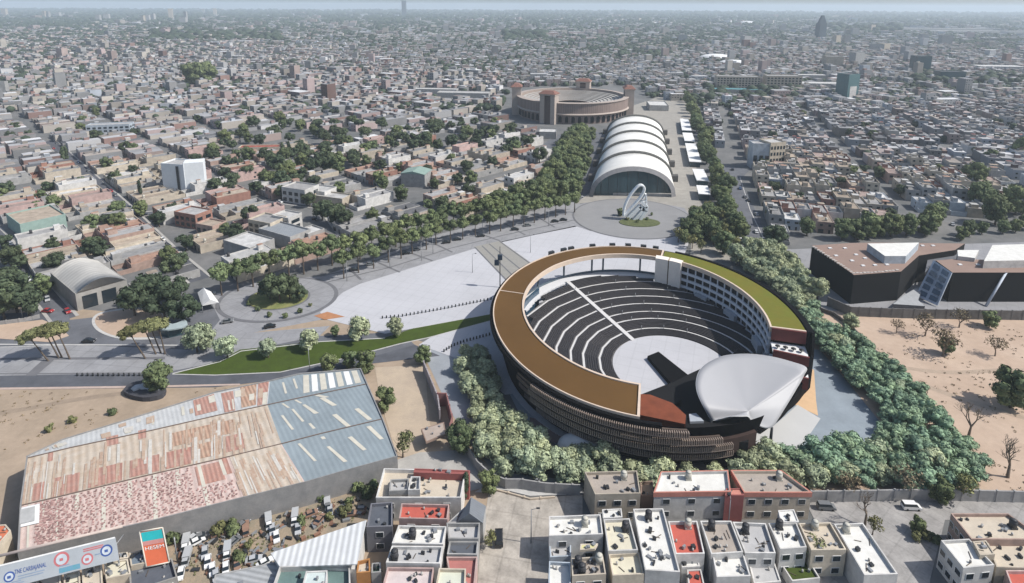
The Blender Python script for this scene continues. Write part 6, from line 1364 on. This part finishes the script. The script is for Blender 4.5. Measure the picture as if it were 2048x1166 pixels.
for i,(x,y,r,c) in enumerate(((708,541,20,'black'),(740,530,20,'grey'),(812,508,18,'black'),(833,500,18,'grey'),(893,486,16,'black'),(915,480,16,'black'),(962,473,14,'black'),(1055,452,12,'grey'),(1030,460,12,'black'),(1110,444,10,'black'),(1127,441,10,'black'))): car('parked_car',c,(x,y),r,'%s car parked on the grey boulevard, %s from its left end'%(c,ordw(i+1)),'cars parked on the boulevard')
for i,(x,y,r,c) in enumerate(((215,425,-42,'white'),(265,420,-42,'silver'),(300,470,-42,'black'),(352,520,-42,'grey'),(150,372,-42,'white'),(420,590,30,'grey'),(60,560,-50,'white'),(95,600,-50,'silver'),(560,405,-30,'white'),(630,440,-30,'black'),(1870,440,60,'white'),(1885,425,60,'grey'),(1905,450,60,'silver'),(1150,402,30,'white'),(1160,395,30,'silver'))): car('parked_car',c,(x,y),r,'%s car parked in the city streets, %s in order from the left edge'%(c,ordw(1+sorted([215,265,300,352,150,420,60,95,560,630,1870,1885,1905,1150,1160]).index(x))),'cars parked in the city streets')
cr_=random.Random(12); cs=[]
for pts,wd in STREETS[:3]:
    for k_,(p,a) in enumerate(along(pts,11.5,5)):
        if cr_.random()<.35: continue
        px_,py_=PX(p.x,p.y)
        if not(0<px_<2048): continue
        cs.append((p+Vector((-math.sin(a),math.cos(a),0))*cr_.choice((-1,1))*(wd/2-1.1),a,cr_.choice(('white','silver','black','grey','red','blue','white'))))
cs.sort(key=lambda c:PX(c[0].x,c[0].y)[0])
for i,(p,a,c) in enumerate(cs):
    q=PX(p.x,p.y); car('parked_car',c,q,math.degrees(a),'%s car at the kerb of the left city streets, %s from the left edge'%(c,ordw(i+1)),'cars at the kerb of the left city streets')
SCR=[(372,1092,-70,'white','scrap_truck'),(388,1078,60,'silver','wrecked_car'),(394,1086,40,'white','wrecked_car'),(374,1120,-75,'silver','scrap_truck'),(410,1108,-65,'silver','wrecked_car'),(416,1126,-65,'white','wrecked_car'),(425,1142,-60,'white','wrecked_car'),(432,1154,-60,'silver','wrecked_car'),(455,1108,-70,'white','scrap_truck'),(452,1140,-65,'white','wrecked_car'),(474,1132,-60,'rusty','wrecked_car'),(486,1052,60,'grey','wrecked_car'),(492,1062,-65,'rusty','scrap_truck'),(508,1122,20,'silver','wrecked_car'),(530,1128,40,'white','wrecked_car'),(538,1048,-65,'white','scrap_truck'),(545,1062,-65,'silver','wrecked_car'),(553,1076,-65,'white','wrecked_car'),(590,1040,-75,'white','scrap_truck'),(596,1060,-70,'silver','wrecked_car'),(622,1030,30,'rusty','wrecked_car'),(640,1042,70,'rusty','wrecked_car'),(655,1010,-70,'grey','scrap_truck'),(660,1024,-70,'silver','wrecked_car'),(642,998,20,'white','wrecked_car'),(545,1024,20,'silver','wrecked_car'),(685,1020,50,'grey','wrecked_car'),(362,1150,-70,'white','wrecked_car'),(402,1076,30,'grey','wrecked_car'),(440,1070,20,'rusty','wrecked_car'),(468,1086,60,'grey','wrecked_car'),(700,1030,10,'rusty','wrecked_car')]
ss=sorted(SCR)
for q in SCR: car(q[4],q[3],(q[0],q[1]),q[2],'%s %s dumped in the scrapyard, %s vehicle from its left end'%('rust-brown' if q[3]=='rusty' else q[3],'truck' if q[4]=='scrap_truck' else 'wrecked car',ordw(ss.index(q)+1)),'wrecks in the scrapyard',s=.8 if q[4]=='wrecked_car' else .66,cat=None)
jr=random.Random(6); jb=MB()
for i in range(420):
    px,py=jr.uniform(345,740),jr.uniform(965,1150)
    if not inside(px,py,[(345,1085),(745,985),(735,1030),(560,1100),(530,1150),(350,1150)]): continue
    p=G(px,py,.06); a=jr.random()*3; u=Vector((math.cos(a),math.sin(a),0)); v=Vector((-u.y,u.x,0)); jb.obox(p,u,v,jr.uniform(.15,.9),jr.uniform(.1,.4),.06,.06+jr.uniform(.1,.7),jr.randrange(3))
o=jb.build('scrap_debris',[M_DARK,mat('rust_bits',(.22,.12,.08),isl=.3),M_STEEL]); setp(o,'loose scrap metal and junk strewn over the yard','scrap',None,'stuff')
# ================================================================ LAMP POSTS AND POLES
lp=thing('street_lamp','x','lamp',(0,0,0),local=True); lp['_proto']=1; mb=MB(); mb.tube((0,0,0),(0,0,9),.14,.08,6); mb.tube((0,0,9),(1.5,0,9.4),.06,.05,5); mb.build('pole',M_STEEL,lp); mb=MB(); mb.box(1.1,-.15,9.3,1.9,.15,9.5); mb.build('lamp_head',M_DARK,lp); PROTO.append(lp); bpy.context.view_layer.update()
for i,(x,y,rz) in enumerate(((694,562,1),(780,536,1),(843,521,1),(866,506,1),(945,545,0),(1061,505,0),(1097,452,1),(965,470,1),(1150,425,1),(1455,1066,1.3),(1062,1086,0),(620,745,1),(46,640,.5))):
    o=copy_tree(lp,G(x,y,.1),rz,(1,1,1),('slim street lamp, %s of eight lining the boulevard from the left'%ordw(1+sorted([694,780,843,866,945,1097,965,1150]).index(x)) if x in (694,780,843,866,945,1097,965,1150) else {1061:'lone lamp post on the far white plaza',1455:'street lamp leaning over the lower right street',1062:'street lamp in the cul-de-sac shade',620:'lamp post between lawn strip and warehouse roof',46:'thin lamp post by the yard fence at the left edge'}[x]),'street lamps'); del o['_proto']
# ================================================================ HAZE
hz=MB(); hz.box(-22000,-300,-1,22000,24000,190); h=hz.build('haze',[]); h['kind']='stuff'
hm=bpy.data.materials.new('haze_air'); hm.use_nodes=True; n=hm.node_tree; n.nodes.clear(); pv=n.nodes.new('ShaderNodeVolumePrincipled'); ou=n.nodes.new('ShaderNodeOutputMaterial'); n.links.new(pv.outputs[0],ou.inputs['Volume'])
pv.inputs['Density'].default_value=.000125; pv.inputs['Color'].default_value=(.78,.90,1.0,1); pv.inputs['Anisotropy'].default_value=.1
h.data.materials.append(hm)
SC.cycles.volume_bounces=1; SC.cycles.max_bounces=5; SC.cycles.diffuse_bounces=2; SC.cycles.glossy_bounces=2; SC.cycles.use_denoising=True
# remove the source copies and helper marks
for t in PROTO:
    for c,gs in kids(t):
        for g in gs: bpy.data.objects.remove(g)
        bpy.data.objects.remove(c)
    bpy.data.objects.remove(t)
for o in SC.objects:
    if '_local' in o: del o['_local']
